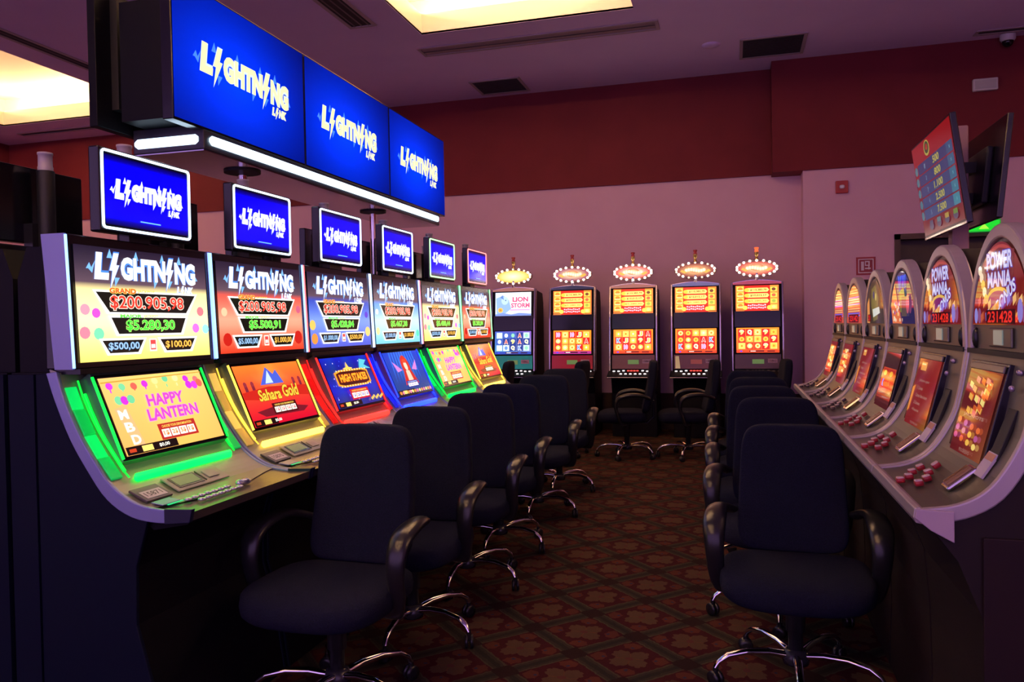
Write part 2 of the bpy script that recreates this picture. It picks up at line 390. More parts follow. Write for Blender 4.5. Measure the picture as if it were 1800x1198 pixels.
ceiling_rect('slot_diffuser', 2.5, 4.2, 9.29, 9.37, 'thin dark ceiling slot diffuser in the far right corner', 'ceiling diffuser', 'x', 1)
ceiling_rect('slot_diffuser', -6.98, -6.86, 5.2, 8.6, 'long thin ceiling slot diffuser left of the big blue sign', 'ceiling diffuser', 'y', 1, None, (.05, .03, .05))
ceiling_rect('slot_diffuser', -10.2, -7.6, 9.36, 9.44, 'thin ceiling slot diffuser beyond the far left coffer', 'ceiling diffuser', 'x', 1, None, (.05, .03, .05))
m = MB(); m.lathe([(.0, -.02), (.07, -.02), (.10, -.004), (.10, 0)], (-.2, 8.8, CEIL)); tag(m.build('ceiling_speaker', ceil_m), 'small round white ceiling speaker between the two dark grilles', 'ceiling speaker')
t = thing('dome_camera', 'small white dome camera on the ceiling near the red band', 'security camera', (2.82, 9.49, CEIL))
m = MB(); m.lathe([(.075, 0), (.075, -.05), (.06, -.07)]); m.build('housing', mat('camera_white', (.7, .66, .66), .4), t)
m = MB(); m.sell((0, 0, -.075), (.055, .055, .055), 1, 1, 16, 10); m.build('dome', bezel, t)
t = thing('emergency_light', 'white rectangular emergency light on the red wall band', 'emergency light', (2.62, 9.57, 3.81))
m = MB(); m.box((-.12, -.05, -.065), (.12, 0, .065)); m.build('housing', mat('emerg_white', (.62, .58, .6), .5), t, .01)
m = MB(); m.box((-.10, -.056, -.045), (.10, -.05, .045)); m.build('lens', mat('emerg_lens', (.5, .48, .5), .2), t)
t = thing('fire_alarm', 'small red fire alarm strobe high on the pink wall', 'fire alarm', (1.19, 9.6, 2.815))
m = MB(); m.box((-.065, -.04, -.07), (.065, 0, .07)); m.build('housing', mat('alarm_red', (.45, .03, .03), .4), t, .008)
m = MB(); m.sell((0, -.045, .0), (.028, .02, .022), .7, .7, 12, 8); m.build('strobe_lens', mat('strobe_white', (.85, .85, .9), .2), t)
t = thing('fire_sign', 'red square fire equipment sign with white pictogram on pink wall', 'sign', (1.435, 9.6, 1.92))
m = MB(); m.box((-.10, -.008, -.10), (.10, 0, .10)); m.build('plate', mat('sign_red', (.42, .03, .03), .4), t)
a = Art((-.10, -.009, .10), (1, 0, 0), (0, 0, -1), .20, .20); a.quad(.02, .02, .16, .16, (235, 225, 225)); a.quad(.03, .03, .14, .14, (150, 20, 22))
a.quad(.05, .05, .03, .10, (235, 225, 225)); a.quad(.09, .045, .05, .055, (235, 225, 225)); a.quad(.10, .058, .03, .03, (150, 20, 22)); a.quad(.09, .12, .06, .015, (235, 225, 225)); a.quad(.125, .05, .012, .09, (235, 225, 225))
a.build('pictogram', t, PRINT, PRINT)
t = thing('exit_sign', 'glowing green exit sign near the top of the dark doorway', 'sign', (2.60, 9.57, 2.30))
m = MB(); m.box((-.16, -.03, -.06), (.16, 0, .07)); m.build('housing', mat('exit_green', (.02, .4, .06), .4, 0, .5, (.0, .55, .04)), t)
a = Art((-.15, -.031, .06), (1, 0, 0), (0, 0, -1), .30, .11); a.quad(0, 0, .30, .11, (20, 185, 40)); a.poly([(.10, .09), (.15, .03), (.2, .09)], (150, 230, 60)); a.build('sign_face', t)

# ================================================================== LIGHT-UP ROW ON THE LEFT
def lerp_curve(pts, x):
    for (a, b), (c, d) in zip(pts, pts[1:]):
        if (x-a)*(x-c) <= 0: return b+(d-b)*(x-a)/(c-a)
    return pts[-1][1]
def smooth_curve(pts, n=4):          # Catmull-Rom through the points
    P = [Vector(p) for p in pts]; P = [2*P[0]-P[1]]+P+[2*P[-1]-P[-2]]; out = []
    for i in range(1, len(P)-2):
        for k in range(n):
            t = k/n; a, b, c, d = P[i-1], P[i], P[i+1], P[i+2]
            out.append(tuple(.5*((2*b)+(c-a)*t+(2*a-5*b+4*c-d)*t*t+(3*b-a-3*c+d)*t**3)))
    out.append(tuple(P[-2])); return out
LOW = smooth_curve([(-.085, 1.195), (-.055, 1.11), (0, .99), (.065, .89), (.135, .805), (.225, .755), (.33, .742), (.43, .752)])
TOP = smooth_curve([(-.045, 1.20), (-.02, 1.12), (.03, 1.015), (.09, .925), (.155, .848), (.245, .797), (.35, .783), (.44, .787)])
def surf(x):
    z = lerp_curve(TOP, x); dz = (lerp_curve(TOP, x+.01)-lerp_curve(TOP, x-.01))/.02
    return Vector((x, 0, z)), Vector((1, 0, dz)).normalized(), Vector((-dz, 0, 1)).normalized()
def on_surf(x, y, h=.002):           # matrix: X = down-slope, Y = width, Z = out of the surface
    p, t, n = surf(x); p = p+n*h; p.y = y
    return Matrix(((t.x, 0, n.x, p.x), (0, 1, 0, p.y), (t.z, 0, n.z, p.z), (0, 0, 0, 1)))
def glow(name, col, s): return mat(name, col, .4, 0, s, col)
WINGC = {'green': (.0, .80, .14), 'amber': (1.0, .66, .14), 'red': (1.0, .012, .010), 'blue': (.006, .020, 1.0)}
GLOWS = {'green': (.0, .80, .035), 'amber': (1.0, .60, .05), 'red': (1.0, .012, .008), 'blue': (.006, .020, 1.0)}
def panel(o, R, D, W, H, mtl): pass
A_, B_ = Vector((.009, 0, 1.180)), Vector((.128, 0, .908)); DD = (B_-A_).normalized(); NN = Vector((-DD.z, 0, DD.x))

def upper_art(bg, blobs, v1, v2, v3):
    W, H = .640, .375
    a = Art((.0045, -W/2, 1.601), (0, 1, 0), (.045, 0, -1), W, H)
    def f(u, v):
        if v < .32: k = v/.32; c0, c1 = (30, 22, 42), (95, 72, 85); return tuple(c0[i]+(c1[i]-c0[i])*k for i in range(3))
        k = (v-.32)/.68; j = min(1, k*2.2); c0 = bg[0]; c1 = bg[1] if k < .5 else bg[2]
        e = tuple(bg[0][i]+(bg[1][i]-bg[0][i])*j for i in range(3))
        return tuple(e[i]+(bg[2][i]-e[i])*max(0, k*2-1) for i in range(3))
    a.grid(0, 0, W, H, f, 6, 16)
    for (x, y, r, c) in blobs: a.ell(x*W, y*H, r, r*.9, c, 12)
    a.logo(.075, .026, .50, .080, (250, 252, 255), (70, 130, 235), None, (120, 180, 255))
    def frame(x, y, w, h, sl, c=(252, 250, 245)):
        a.poly([(x-.008, y-.007), (x+w+.008, y-.007), (x+w-sl+.006, y+h+.007), (x+sl-.006, y+h+.007)], c)
        a.poly([(x+.006, y), (x+w-.006, y), (x+w-sl-.006, y+h), (x+sl+.006, y+h)], (22, 20, 14))
    frame(.07, .148, .50, .066, .055); frame(.13, .232, .38, .055, .03); frame(.085, .308, .20, .042, .03); frame(.355, .308, .20, .042, .03)
    a.text('GRAND', .135, .133, .12, .018, (250, 90, 50), .04, 0, (255, 220, 90)); a.text('JACKPOT', .262, .137, .085, .012, (255, 200, 80), .03)
    a.text('$200.905,98', .135, .158, .36, .050, (235, 60, 45), .02, 0, (255, 225, 205), .04)
    a.text('MAJOR', .175, .221, .10, .015, (90, 230, 70), .04); a.text('JACKPOT', .285, .223, .07, .011, (200, 240, 90), .03)
    a.text(v1, .20, .240, .24, .040, (70, 225, 60), .02, 0, (190, 255, 120), .03)
    a.text(v2, .115, .315, .14, .028, (150, 190, 225), .02, 0, (60, 90, 140), .03); a.text(v3, .385, .315, .14, .028, (250, 190, 80), .02, 0, (120, 60, 10), .03)
    a.quad(.303, .305, .036, .045, (255, 235, 215)); a.quad(.308, .310, .026, .034, (225, 70, 70)); a.quad(.311, .325, .020, .014, (255, 240, 230))
    return a
def logo_pair(a, t1, t2, u, v, w, h, c, ol):
    a.text(t1, u+w*.08, v, w*.72, h, c, .03, .1, ol, .04); a.text(t2, u, v+h*1.25, w, h, c, .03, .1, ol, .04)
def denom(a, u, v, w, h, c1, c2, ct=(245, 205, 90)):
    a.quad(u, v, w, h, c1); a.text('CHOOSE YOUR DENOMINATION', u+w*.1, v+h*.10, w*.8, h*.16, ct, .02)
    for i, t in enumerate(('1$', '2$', '5$', '1$')):
        x = u+w*(.06+.225*i); a.quad(x, v+h*.36, w*.2, h*.5, (255, 245, 225)); a.text(t, x+w*.03, v+h*.45, w*.14, h*.32, c2, .03)
def footer(a, W, H, w=.24):
    a.quad(0, H-.028, w, .028, (25, 12, 10)); a.quad(.07, H-.024, .05, .020, (250, 215, 110)); a.text('$0,00', .15, H-.021, .05, .014, (255, 250, 235), .02)
    a.quad(.012, H-.020, .03, .012, (190, 60, 30))
def lower_art(kind):
    W, H = .50, .272; o = A_+NN*.0045+DD*.012; o.y = -W/2
    a = Art(o, (0, 1, 0), DD, W, H)
    if kind == 'lantern':
        a.grid(0, 0, W, H, lambda u, v: (250-10*v, 205-25*abs(u-.6)-20*v, 110-20*v), 6, 4)
        a.poly([(.02, .11), (.075, .10), (.10, .26), (.05, H-.03)], (245, 175, 120))
        for i, ch in enumerate('MBD'): a.text(ch, .03+.008*i, .115+.045*i, .04, .034, (255, 235, 215), .04)
        cols = [(215, 60, 215), (120, 205, 150), (235, 95, 80), (205, 50, 205), (250, 220, 140), (110, 200, 145), (248, 215, 150), (200, 50, 210), (240, 110, 110)]
        for i in range(9): a.ell(.035+.053*i, .030+.008*math.sin(i*.9), .015, .013, cols[i], 12); a.quad(.031+.053*i, .042, .006, .012, cols[i])
        for i, (x, y) in enumerate(((.05, .083), (.075, .085), (.105, .083), (.41, .055), (.44, .058), (.47, .052))): a.ell(x, y, .017, .016, cols[(i*2+1) % 9], 12)
        a.poly([(0, .015), (W, .008), (W, .012), (0, .020)], (200, 150, 60))
        logo_pair(a, 'HAPPY', 'LANTERN', .15, .075, .26, .042, (205, 70, 190), (250, 150, 190))
        denom(a, .175, .185, .19, .058, (175, 40, 35), (215, 120, 50)); footer(a, W, H)
    elif kind == 'sahara':
        a.grid(0, 0, W, H, lambda u, v: (245-70*max(0, v-.3), 120+90*max(0, .5-abs(u-.5)*1.6-abs(v-.25)*1.2)-110*v, 40+60*max(0, .4-abs(u-.5)-abs(v-.25))), 10, 8)
        a.poly([(.15, .095), (.23, .015), (.27, .05), (.30, .03), (.33, .095)], (70, 90, 200)); a.poly([(.19, .09), (.235, .03), (.25, .09)], (190, 210, 250))
        for x in (.03, .08, .40, .45): a.quad(x, .085, .022, .04, (120, 35, 50)); a.ell(x+.011, .085, .012, .012, (140, 45, 55), 12)
        a.poly([(0, .12), (.2, .105), (.5, .118), (.5, .17), (.3, .15), (.1, .16), (0, .15)], (190, 35, 25))
        a.poly([(.05, .21), (.25, .19), (.45, .22), (.40, .24), (.1, .235)], (110, 22, 35))
        a.text('Sahara', .10, .115, .17, .052, (235, 190, 60), .03, .2, (120, 40, 10), .03); a.text('Gold', .29, .105, .13, .058, (235, 190, 60), .03, .2, (120, 40, 10), .03)
        denom(a, .17, .182, .19, .050, (70, 10, 15), (215, 60, 90)); footer(a, W, H, .17)
    elif kind == 'stakes':
        a.grid(0, 0, W, H, lambda u, v: (20+15*v, 25+25*math.sin(u*9)**2, 120+60*math.cos(v*5)**2), 10, 6)
        for i in range(26): a.ell(random.uniform(.01, .49), random.uniform(.01, .26), .004, .004, random.choice([(90, 120, 255), (220, 200, 255), (60, 80, 220)]), 8)
        a.poly([(.40, .02), (.47, .03), (.43, .055), (.49, .08), (.42, .075), (.41, .13), (.405, .07), (.36, .08)], (90, 190, 210))
        a.poly([(.24, .03), (.255, .06), (.29, .065), (.262, .08), (.27, .11), (.24, .09), (.21, .11), (.218, .08), (.19, .065), (.225, .06)], (255, 200, 90))
        a.poly([(.08, .085), (.14, .072), (.38, .072), (.44, .085), (.44, .155), (.38, .168), (.14, .168), (.08, .155)], (245, 150, 40))
        a.poly([(.095, .092), (.145, .082), (.375, .082), (.425, .092), (.425, .148), (.375, .158), (.145, .158), (.095, .148)], (70, 25, 20))
        for i in range(12): a.ell(.11+.028*i, .077, .005, .005, (255, 240, 170), 8); a.ell(.11+.028*i, .163, .005, .005, (255, 240, 170), 8)
        a.text('HIGH STAKES', .115, .098, .29, .042, (250, 170, 40), .035, 0, (255, 90, 30), .03)
        denom(a, .16, .182, .20, .058, (190, 25, 40), (60, 60, 180)); footer(a, W, H)
        for i in range(9): a.ell(.36+.016*i, H-.02-.006*(i % 3), .009, .008, (240, 190, 80), 8)
    elif kind == 'sea':
        a.grid(0, 0, W, H, lambda u, v: (15+40*max(0, .4-abs(u-.5)), 60+70*max(0, .6-abs(u-.5)*1.5-abs(v-.4)), 190-70*v), 10, 8)
        for i in range(10): a.poly([(.08+.035*i, 0), (.10+.035*i, 0), (.05+.04*i, .2)], (40, 110, 215))
        a.ell(.25, .10, .058, .075, (200, 45, 25), 18); a.poly([(.20, .12), (.30, .12), (.35, .215), (.28, .20), (.22, .20), (.15, .22)], (190, 40, 25))
        a.ell(.25, .095, .024, .030, (245, 205, 180), 14); a.poly([(.225, .125), (.275, .125), (.285, .19), (.215, .19)], (235, 190, 165)); a.ell(.25, .063, .03, .012, (225, 70, 35), 12)
        for s_ in (-1, 1): a.poly([(.25+s_*.07, .12), (.25+s_*.17, .06), (.25+s_*.14, .13)], (200, 120, 200))
        denom(a, .17, .192, .16, .042, (25, 40, 140), (60, 90, 220), (200, 220, 255)); footer(a, W, H)
        for i in range(14): a.ell(.03+.034*i, H-.012, .014, .011, [(230, 140, 60), (240, 120, 150), (220, 200, 110)][i % 3], 8)
    return a
def topper_art():
    W, H = .405, .232; a = Art((.0245, -W/2, 1.908), (0, 1, 0), (0, 0, -1), W, H)
    a.grid(0, 0, W, H, lambda u, v: (0, 0, 250-215*max(0, (.13-v)/.13)-205*max(0, (v-.87)/.13)), 4, 16)
    a.logo(.040, .082, .33, .060, (255, 255, 250), (225, 230, 255), None, (245, 250, 255))
    a.quad(.155, .205, .10, .004, (110, 180, 255)); return a
def neon_mat(col, s=2.2): return mat('neon_%d_%d_%d' % tuple(int(c*99) for c in col), col, .4, 0, s, col)

def light_machine():
    t = thing('slot_machine', 'x', 'slot machine', (0, 0, 0), 0, 'machines in the left row')
    h = .35
    side = [(-.24, 0), (.31, 0), (.275, .25), (.225, .42), (.23, .6), (.275, .74)]+[p for p in LOW[::-1] if p[0] < .27]+[(-.24, 1.195)]
    m = MB(); m.prism(side, -h+.018, h-.018); m.build('cabinet_body', cab_black, t)
    sp = [(-.13, .0), (.315, 0), (.28, .25), (.23, .42), (.235, .6), (.28, .745)]+[p for p in LOW[::-1] if p[0] < .27]+[(-.13, 1.19)]
    for s_ in (-1, 1):
        m = MB(); m.prism(sp, s_*(h-.018), s_*(h-.004)); m.build('side_panel', cab_dark, t, .003)
        m = MB(); m.box((-.24, s_*(h-.018), 0), (-.138, s_*(h-.004), 1.19)); m.build('rear_side_panel', cab_dark, t)
        m = MB(); m.prism(LOW+TOP[::-1], s_*(h-.014), s_*h); m.build('side_trim', rim_grey, t, .003)
        m = MB(); m.prism([(.345, .740), (.434, .749), (.444, .790), (.345, .786)], s_*(h-.015), s_*(h+.0015)); m.build('trim_end_cap', mat('cap_navy', (.012, .014, .045), .35), t, .002)
    lowin = [(x, z+.012) for x, z in LOW]; topin = [(x, z-.004) for x, z in TOP]
    k = [i for i, p in enumerate(TOP) if p[0] <= .262][-1]
    m = MB(); m.prism(lowin[:k+1]+topin[:k+1][::-1], -h+.014, h-.014, 'y'); m.build('deck_shell', shell_tan, t)
    # palm rest with its wavy rear edge
    m = MB(); n = 24; vs = []; fs = []
    for i in range(n+1):
        y = -h+.014+(2*h-.028)*i/n; xf = .262+.050+.035*math.sin(i/n*PI*1.6-.6)
        for x in (topin[k][0], xf): vs.append((x, y, lerp_curve(topin, x)))
    for i in range(n): fs.append((2*i, 2*i+1, 2*i+3, 2*i+2))
    m.add(vs, fs, True); m.build('deck_front_plate', shell_tan, t)
    m = MB(); m.prism([(topin[k][0], lerp_curve(topin, topin[k][0])-.003)]+[(x, z-.003) for x, z in topin[k+1:]]+[(.432, .752)]+[(x, z+.004) for x, z in LOW[::-1] if x > .26], -h+.014, h-.014)
    m.build('palm_rest', palm_brown, t)
    m = MB(); m.prism([(.262, .735), (.29, .715), (.41, .738), (.432, .755), (.33, .745)], -h+.02, h-.02); m.build('deck_underside', cab_black, t)
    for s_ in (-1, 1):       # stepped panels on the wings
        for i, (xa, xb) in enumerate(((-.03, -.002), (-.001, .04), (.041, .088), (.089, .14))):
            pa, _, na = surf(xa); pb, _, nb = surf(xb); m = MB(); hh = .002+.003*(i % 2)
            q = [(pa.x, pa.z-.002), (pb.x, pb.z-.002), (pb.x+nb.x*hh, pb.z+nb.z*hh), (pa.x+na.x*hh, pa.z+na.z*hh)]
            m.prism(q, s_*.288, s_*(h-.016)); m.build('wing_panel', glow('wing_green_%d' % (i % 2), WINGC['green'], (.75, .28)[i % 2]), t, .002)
    # lower screen housing
    m = MB(); back = -.085
    q = [(A_.x-.012*DD.x, A_.z+.012), (B_.x, B_.z), (B_.x+NN.x*back*.25, B_.z+NN.z*back*.25-.01), (A_.x+NN.x*back, A_.z+NN.z*back)]
    m.prism(q, -.268, .268); m.build('lower_screen_housing', [teal_side], t, .003)
    m = MB(); e = A_+NN*.003; m.add([(e+DD*a+Vector((0, y, 0))) for a, y in ((0, -.268), (.295, -.268), (.295, .268), (0, .268))], [(0, 1, 2, 3)]); m.build('lower_screen_bezel', bezel, t)
    for s_ in (-1, 1):
        m = MB(); m.tube([tuple(A_+NN*.004+DD*a+Vector((0, s_*.268, 0))) for a in (.005, .29)], .0045, 8); m.build('glow_edge', glow('glow_edge_green', GLOWS['green'], 3), t)
        m = MB(); pts = []
        for i in range(11):
            x = -.035+(.148+.035)*i/10; p, _, n_ = surf(x); pts.append((p.x+n_.x*.008, s_*(.283-.010*i/10), p.z+n_.z*.008))
        m.tube(pts, .0030, 6); m.build('glow_arc', glow('glow_arc_green', GLOWS['green'], 1.5), t)
        m = MB(); pts = []
        for i in range(7):
            x = -.02+.15*i/6; p, _, n_ = surf(x); pts.append((p.x+n_.x*.010, s_*.274, p.z+n_.z*.010))
        m.tube(pts, .0055, 6); m.build('glow_wing', glow('glow_wing_green', GLOWS['green'], 2.2), t)
    p, _, n_ = surf(.152)
    m = MB(); m.tube([(p.x+n_.x*.004, y, p.z+n_.z*.004) for y in (-.250, -.244, .244, .250)], [.005, .015, .015, .005], 10, squash=(.6, 1)); m.build('glow_bar', glow('glow_bar_green', GLOWS['green'], 6), t)
    # upper screen
    Mx = Matrix.Identity(4)
    m = MB(); m.prism([(-.012, 1.206), (.018, 1.206), (-.002, 1.632), (-.09, 1.632), (-.09, 1.206)], -.342, .342); m.build('upper_screen_frame', bezel, t, .004)
    m = MB(); m.prism([(-.24, 1.19), (-.085, 1.19), (-.085, 1.60), (-.20, 1.60), (-.24, 1.5)], -.30, .30); m.build('upper_back_box', cab_black, t)
    m = MB(); m.prism([(-.07, 1.19), (.03, 1.19), (.03, 1.207), (-.07, 1.207)], -.33, .33); m.build('screen_hinge_bar', black_pl, t)
    for s_ in (-1, 1):
        m = MB(); m.prism([(-.05, 1.206), (.021, 1.206), (.001, 1.632), (-.09, 1.632)], s_*.342, s_*.3495); m.build('frame_side', rim_grey, t)
        m = MB(); m.prism([(.021, 1.21), (.027, 1.21), (.007, 1.628), (.001, 1.628)], s_*.3445, s_*.3505); m.build('edge_light', neon_mat((.25, .5, 1.0), 2.6), t)
    # topper
    m = MB(); m.box((-.02, -.225, 1.650), (.022, .225, 1.930)); m.build('topper_frame', bezel, t, .006)
    ra, rb = .213, .127; pts = []
    for cx, cz, q0 in ((ra-.012, rb-.012, 0), (-ra+.012, rb-.012, 1), (-ra+.012, -rb+.012, 2), (ra-.012, -rb+.012, 3)):
        for i in range(4): q = (q0+i/3)*PI/2; pts.append((.025, cx+.012*math.cos(q), 1.792+cz+.012*math.sin(q)))
    m = MB(); m.tube(pts+[pts[0]], .0045, 8, False, upv=(1, 0, 0)); m.build('topper_neon', neon_mat((.62, .80, 1.0), 2.6), t)
    m = MB(); m.box((-.06, -.05, 1.60), (-.02, .05, 1.72)); m.build('topper_bracket', black_pl, t)
    topper_art().build('topper_screen', t)
    m = MB(); m.lathe([(.030, 1.55), (.030, 1.915)], (-.075, 0, 0), 14); m.build('candle_post', black_matte, t)
    m = MB(); m.lathe([(.026, 1.915), (.026, 1.93), (.024, 1.932), (.024, 1.972), (.026, 1.974), (.026, 1.982), (.0, 1.984)], (-.075, 0, 0), 16); m.build('candle_light', mat('candle_frosted', (.42, .38, .42), .3), t)
    # deck fittings
    MM = on_surf(.222, -.262)
    m = MB(); m.box((-.038, -.058, 0), (.038, .058, .008)); o = m.build('number_plate', mat('plate_holder', (.09, .075, .07), .3), t, .002, M=MM)
    a = Art(MM @ Vector((-.012, -.045, .009)), (0, 1, 0), (MM.to_3x3() @ Vector((1, 0, 0))), .09, .04); a.quad(0, 0, .09, .04, (225, 215, 215)); a.text('15871', .01, .008, .07, .022, (70, 45, 60), .02); a.build('number_label', o, PRINT, PRINT)
    MM = on_surf(.212, -.030)
    m = MB(); m.box((-.042, -.135, 0), (.042, .135, .005)); o = m.build('bill_acceptor', shell_tan, t, .004, M=MM)
    m = MB(); m.box((-.030, -.115, .005), (.028, .01, .007)); m.box((-.030, .02, .005), (.028, .022, .009)); m.build('acceptor_window', mat('acceptor_window', (.05, .07, .04), .2), o, 0, M=MM)
    m = MB(); m.box((-.024, -.108, .007), (.020, .0, .008)); m.build('acceptor_display', mat('acceptor_display', (.16, .22, .08), .3, 0, .12, (.4, .7, .2)), o, 0, M=MM)
    m = MB(); m.box((-.02, .045, .006), (.02, .10, .009)); m.build('acceptor_card', mat('acceptor_card', (.45, .42, .34), .4), o, 0, M=MM)
    MM = on_surf(.290, -.265); m = MB(); m.box((-.022, -.05, 0), (.022, .03, .003)); o = m.build('card_reader', rim_grey, t, .001, M=MM)
    m = MB(); m.box((.024, -.035, 0), (.031, .035, .002)); m.build('card_slot_light', glow('slot_glow_green', (.0, .6, .2), .8), o, M=MM)
    for r_ in range(2):
        for i in range(7):
            MM = on_surf(.325+.040*r_, -.215+.033*i+.016*r_, .0)
            m = MB(); m.lathe([(.0135, 0), (.0145, .004), (.012, .008), (.006, .0095), (0, .010)], (0, 0, 0), 12); m.build('button', mat('button_chrome_clear', (.55, .62, .68), .12, .8), t, M=MM @ Matrix.Diagonal((.95, 1, .8, 1)))
    MM = on_surf(.340, .055, 0); m = MB(); m.lathe([(.030, 0), (.033, .006), (.028, .014), (.012, .018), (0, .018)], (0, 0, 0), 20); m.build('play_button', mat('play_button_blue', (.45, .5, .62), .15, .8), t, M=MM @ Matrix.Diagonal((.62, 1.1, 1, 1)))
    return t

proto = light_machine()
LEFT = [(1.98, 2.68, 'green', 'lantern', (0, 0, 0)), (2.685, 3.38, 'amber', 'sahara', 0), (3.385, 4.105, 'red', 'stakes', 0), (4.11, 4.83, 'blue', 'sea', 0), (4.84, 5.63, 'green', 'lantern', 0), (5.64, 6.40, 'amber', 'sahara', 0)]
BGS = {'lantern': ((250, 225, 150), (255, 240, 190), (250, 225, 110)), 'sahara': ((225, 70, 60), (245, 160, 130), (215, 55, 30)), 'stakes': ((40, 60, 170), (120, 150, 235), (80, 90, 200)), 'sea': ((70, 130, 235), (190, 225, 255), (120, 200, 235))}
BL = {'lantern': [(.05, .55, .02, (235, 150, 170)), (.12, .58, .018, (210, 80, 200)), (.04, .75, .022, (240, 130, 150)), (.13, .76, .022, (120, 215, 170)), (.93, .55, .02, (235, 120, 130)), (.88, .72, .02, (215, 110, 215)), (.97, .73, .02, (150, 220, 240))],
      'sahara': [(.08, .85, .03, (190, 30, 20)), (.93, .85, .035, (190, 30, 20)), (.06, .55, .02, (250, 190, 150)), (.95, .5, .02, (200, 90, 120))],
      'stakes': [(.04, .7, .028, (245, 190, 90)), (.06, .88, .03, (235, 140, 60)), (.95, .8, .03, (240, 200, 120)), (.94, .55, .02, (90, 60, 200))],
      'sea': [(.05, .8, .025, (245, 215, 150)), (.95, .85, .025, (90, 210, 180)), (.05, .5, .018, (255, 255, 255))]}
VALS = [('$5.280,30', '$500,00', '$100,00'), ('$5.500,91', '$5.000,00', '$1.000,00'), ('$5.428,84', '$1.000,00', '$500,00'), ('$5.467,38', '$5.000,00', '$1.000,00'), ('$5.488,44', '$500,00', '$100,00'), ('$5.282,84', '$5.000,00', '$1.000,00')]
NUMS = ['15871', '15870', '15869', '15868', '15867', '15866']
LLAB = ['large slot machine with green glow and yellow lantern game, nearest in the left row',
        'slot machine with yellow glow and red desert game, beside the nearest green-lit one',
        'slot machine with red glow and dark blue casino sign game, between yellow-lit and blue-lit ones',
        'slot machine with deep blue glow and red-haired swimmer game in the left row',
        'green-lit yellow lantern slot machine with green and orange neon around its top screen',
        'yellow-lit red desert slot machine with red neon around its top screen, end of left row']
EDGE = [((.25, .5, 1.0), (.2, .35, 1.0)), ((.25, .5, 1.0), (.25, .5, 1.0)), ((1.0, .12, .12), (.5, .7, 1.0)), ((.4, .6, 1.0), (.3, .4, 1.0)), ((1.0, .2, .25), (.2, .9, .3)), ((.2, .9, .3), (.3, .9, .35))]
NEON = [(.62, .80, 1.0)]*4+[(.35, .9, .35), (1.0, .22, .22)]
def child(r, n): return [c for c in kids(r) if c.name.split('.')[0] == n]
machines = []
for i, (ya, yb, col, game, _) in enumerate(LEFT):
    r = proto if i == 0 else dup(proto, (0, 0, 0), 0)
    r.location = (-2.0, (ya+yb)/2, 0); r.scale = (1, (yb-ya)/.703, 1); r['label'] = LLAB[i]; machines.append(r)
for i, (r, (ya, yb, col, game, _)) in enumerate(zip(machines, LEFT)):
    G = GLOWS[col]
    if i:
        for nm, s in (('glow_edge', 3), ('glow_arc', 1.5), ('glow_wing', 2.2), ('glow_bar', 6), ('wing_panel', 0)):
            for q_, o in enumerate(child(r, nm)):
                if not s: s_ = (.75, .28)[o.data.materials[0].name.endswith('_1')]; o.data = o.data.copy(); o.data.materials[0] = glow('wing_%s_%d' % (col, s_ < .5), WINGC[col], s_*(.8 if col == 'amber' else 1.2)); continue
                o.data = o.data.copy(); o.data.materials[0] = glow('%s_%s' % (nm, col), G, s*(1.3 if col == 'red' else (1.8 if col == 'blue' else 1)))
        cr = child(r, 'number_plate')[0]; ol = kids(cr)[0]; MM = on_surf(.222, -.262)
        a = Art(MM @ Vector((-.012, -.045, .009)), (0, 1, 0), (MM.to_3x3() @ Vector((1, 0, 0))), .09, .04); a.quad(0, 0, .09, .04, (225, 215, 215)); a.text(NUMS[i], .01, .008, .07, .022, (70, 45, 60), .02)
        tmp = a.build('number_label', None, PRINT, PRINT); ol.data = tmp.data; bpy.data.objects.remove(tmp)
    for o, c in zip(child(r, 'edge_light'), EDGE[i]):
        o.data = o.data.copy(); o.data.materials[0] = neon_mat(c, 2.6)
    for o in child(r, 'topper_neon'): o.data = o.data.copy(); o.data.materials[0] = neon_mat(NEON[i], 2.6)
    upper_art(BGS[game], BL[game], *VALS[i]).build('upper_screen', r)
    lower_art(game).build('lower_screen', r)

# row standing back to back behind it: same cabinets seen from behind
back_skip = ('number_plate', 'bill_acceptor', 'card_reader', 'topper_screen', 'upper_screen', 'lower_screen', 'topper_neon', 'glow_edge', 'glow_arc', 'glow_wing', 'glow_bar', 'edge_light')
BLAB = ['dark back of the slot machine standing behind the nearest green-lit one', 'dark back of the slot machine behind the yellow-lit one', 'dark back of the slot machine behind the red-lit one', 'dark back of the slot machine behind the blue-lit one', 'dark back of the slot machine behind the far green-lit one', 'dark back of the slot machine behind the last yellow-lit one']
for i, (ya, yb, *_ ) in enumerate(LEFT):
    r = dup(proto, (-2.50, (ya+yb)/2, 0), PI, BLAB[i], 'machines back to back behind the left row', back_skip); r.scale = (1, (yb-ya)/.703, 1)

# ================================================================== OVERHEAD SIGN
t = thing('overhead_sign', 'long overhead sign of three bright blue screens above the left row', 'sign', (-2.13, 0, 0))
Y = [2.655, 3.66, 4.705, 5.715]
for i in range(3):
    m = MB(); m.box((-.05, Y[i]+.003, 2.165), (0, Y[i+1]-.003, 2.745)); p = m.build('sign_display', bezel, t, .003)
    W, H = Y[i+1]-Y[i]-.02, .562; a = Art((.0015, Y[i]+.010, 2.737), (0, 1, 0), (0, 0, -1), W, H)
    def f(u, v):
        k = max(0, 1-1.15*math.hypot((u-.42)*1.15, (v-.55)*1.1)); return (0, 12+48*k, 110+140*min(1, k*1.25))
    a.grid(0, 0, W, H, f, 14, 10); a.logo(.16, .215, .68, .115, (248, 236, 178), (205, 225, 240), None, (70, 130, 250)); a.build('sign_screen', p, SCR_BIG, SCR_BIG)
    m = MB(); m.box((-.405, Y[i]+.003, 2.165), (-.365, Y[i+1]-.003, 2.745)); m.build('rear_display', cab_black, t, .003)
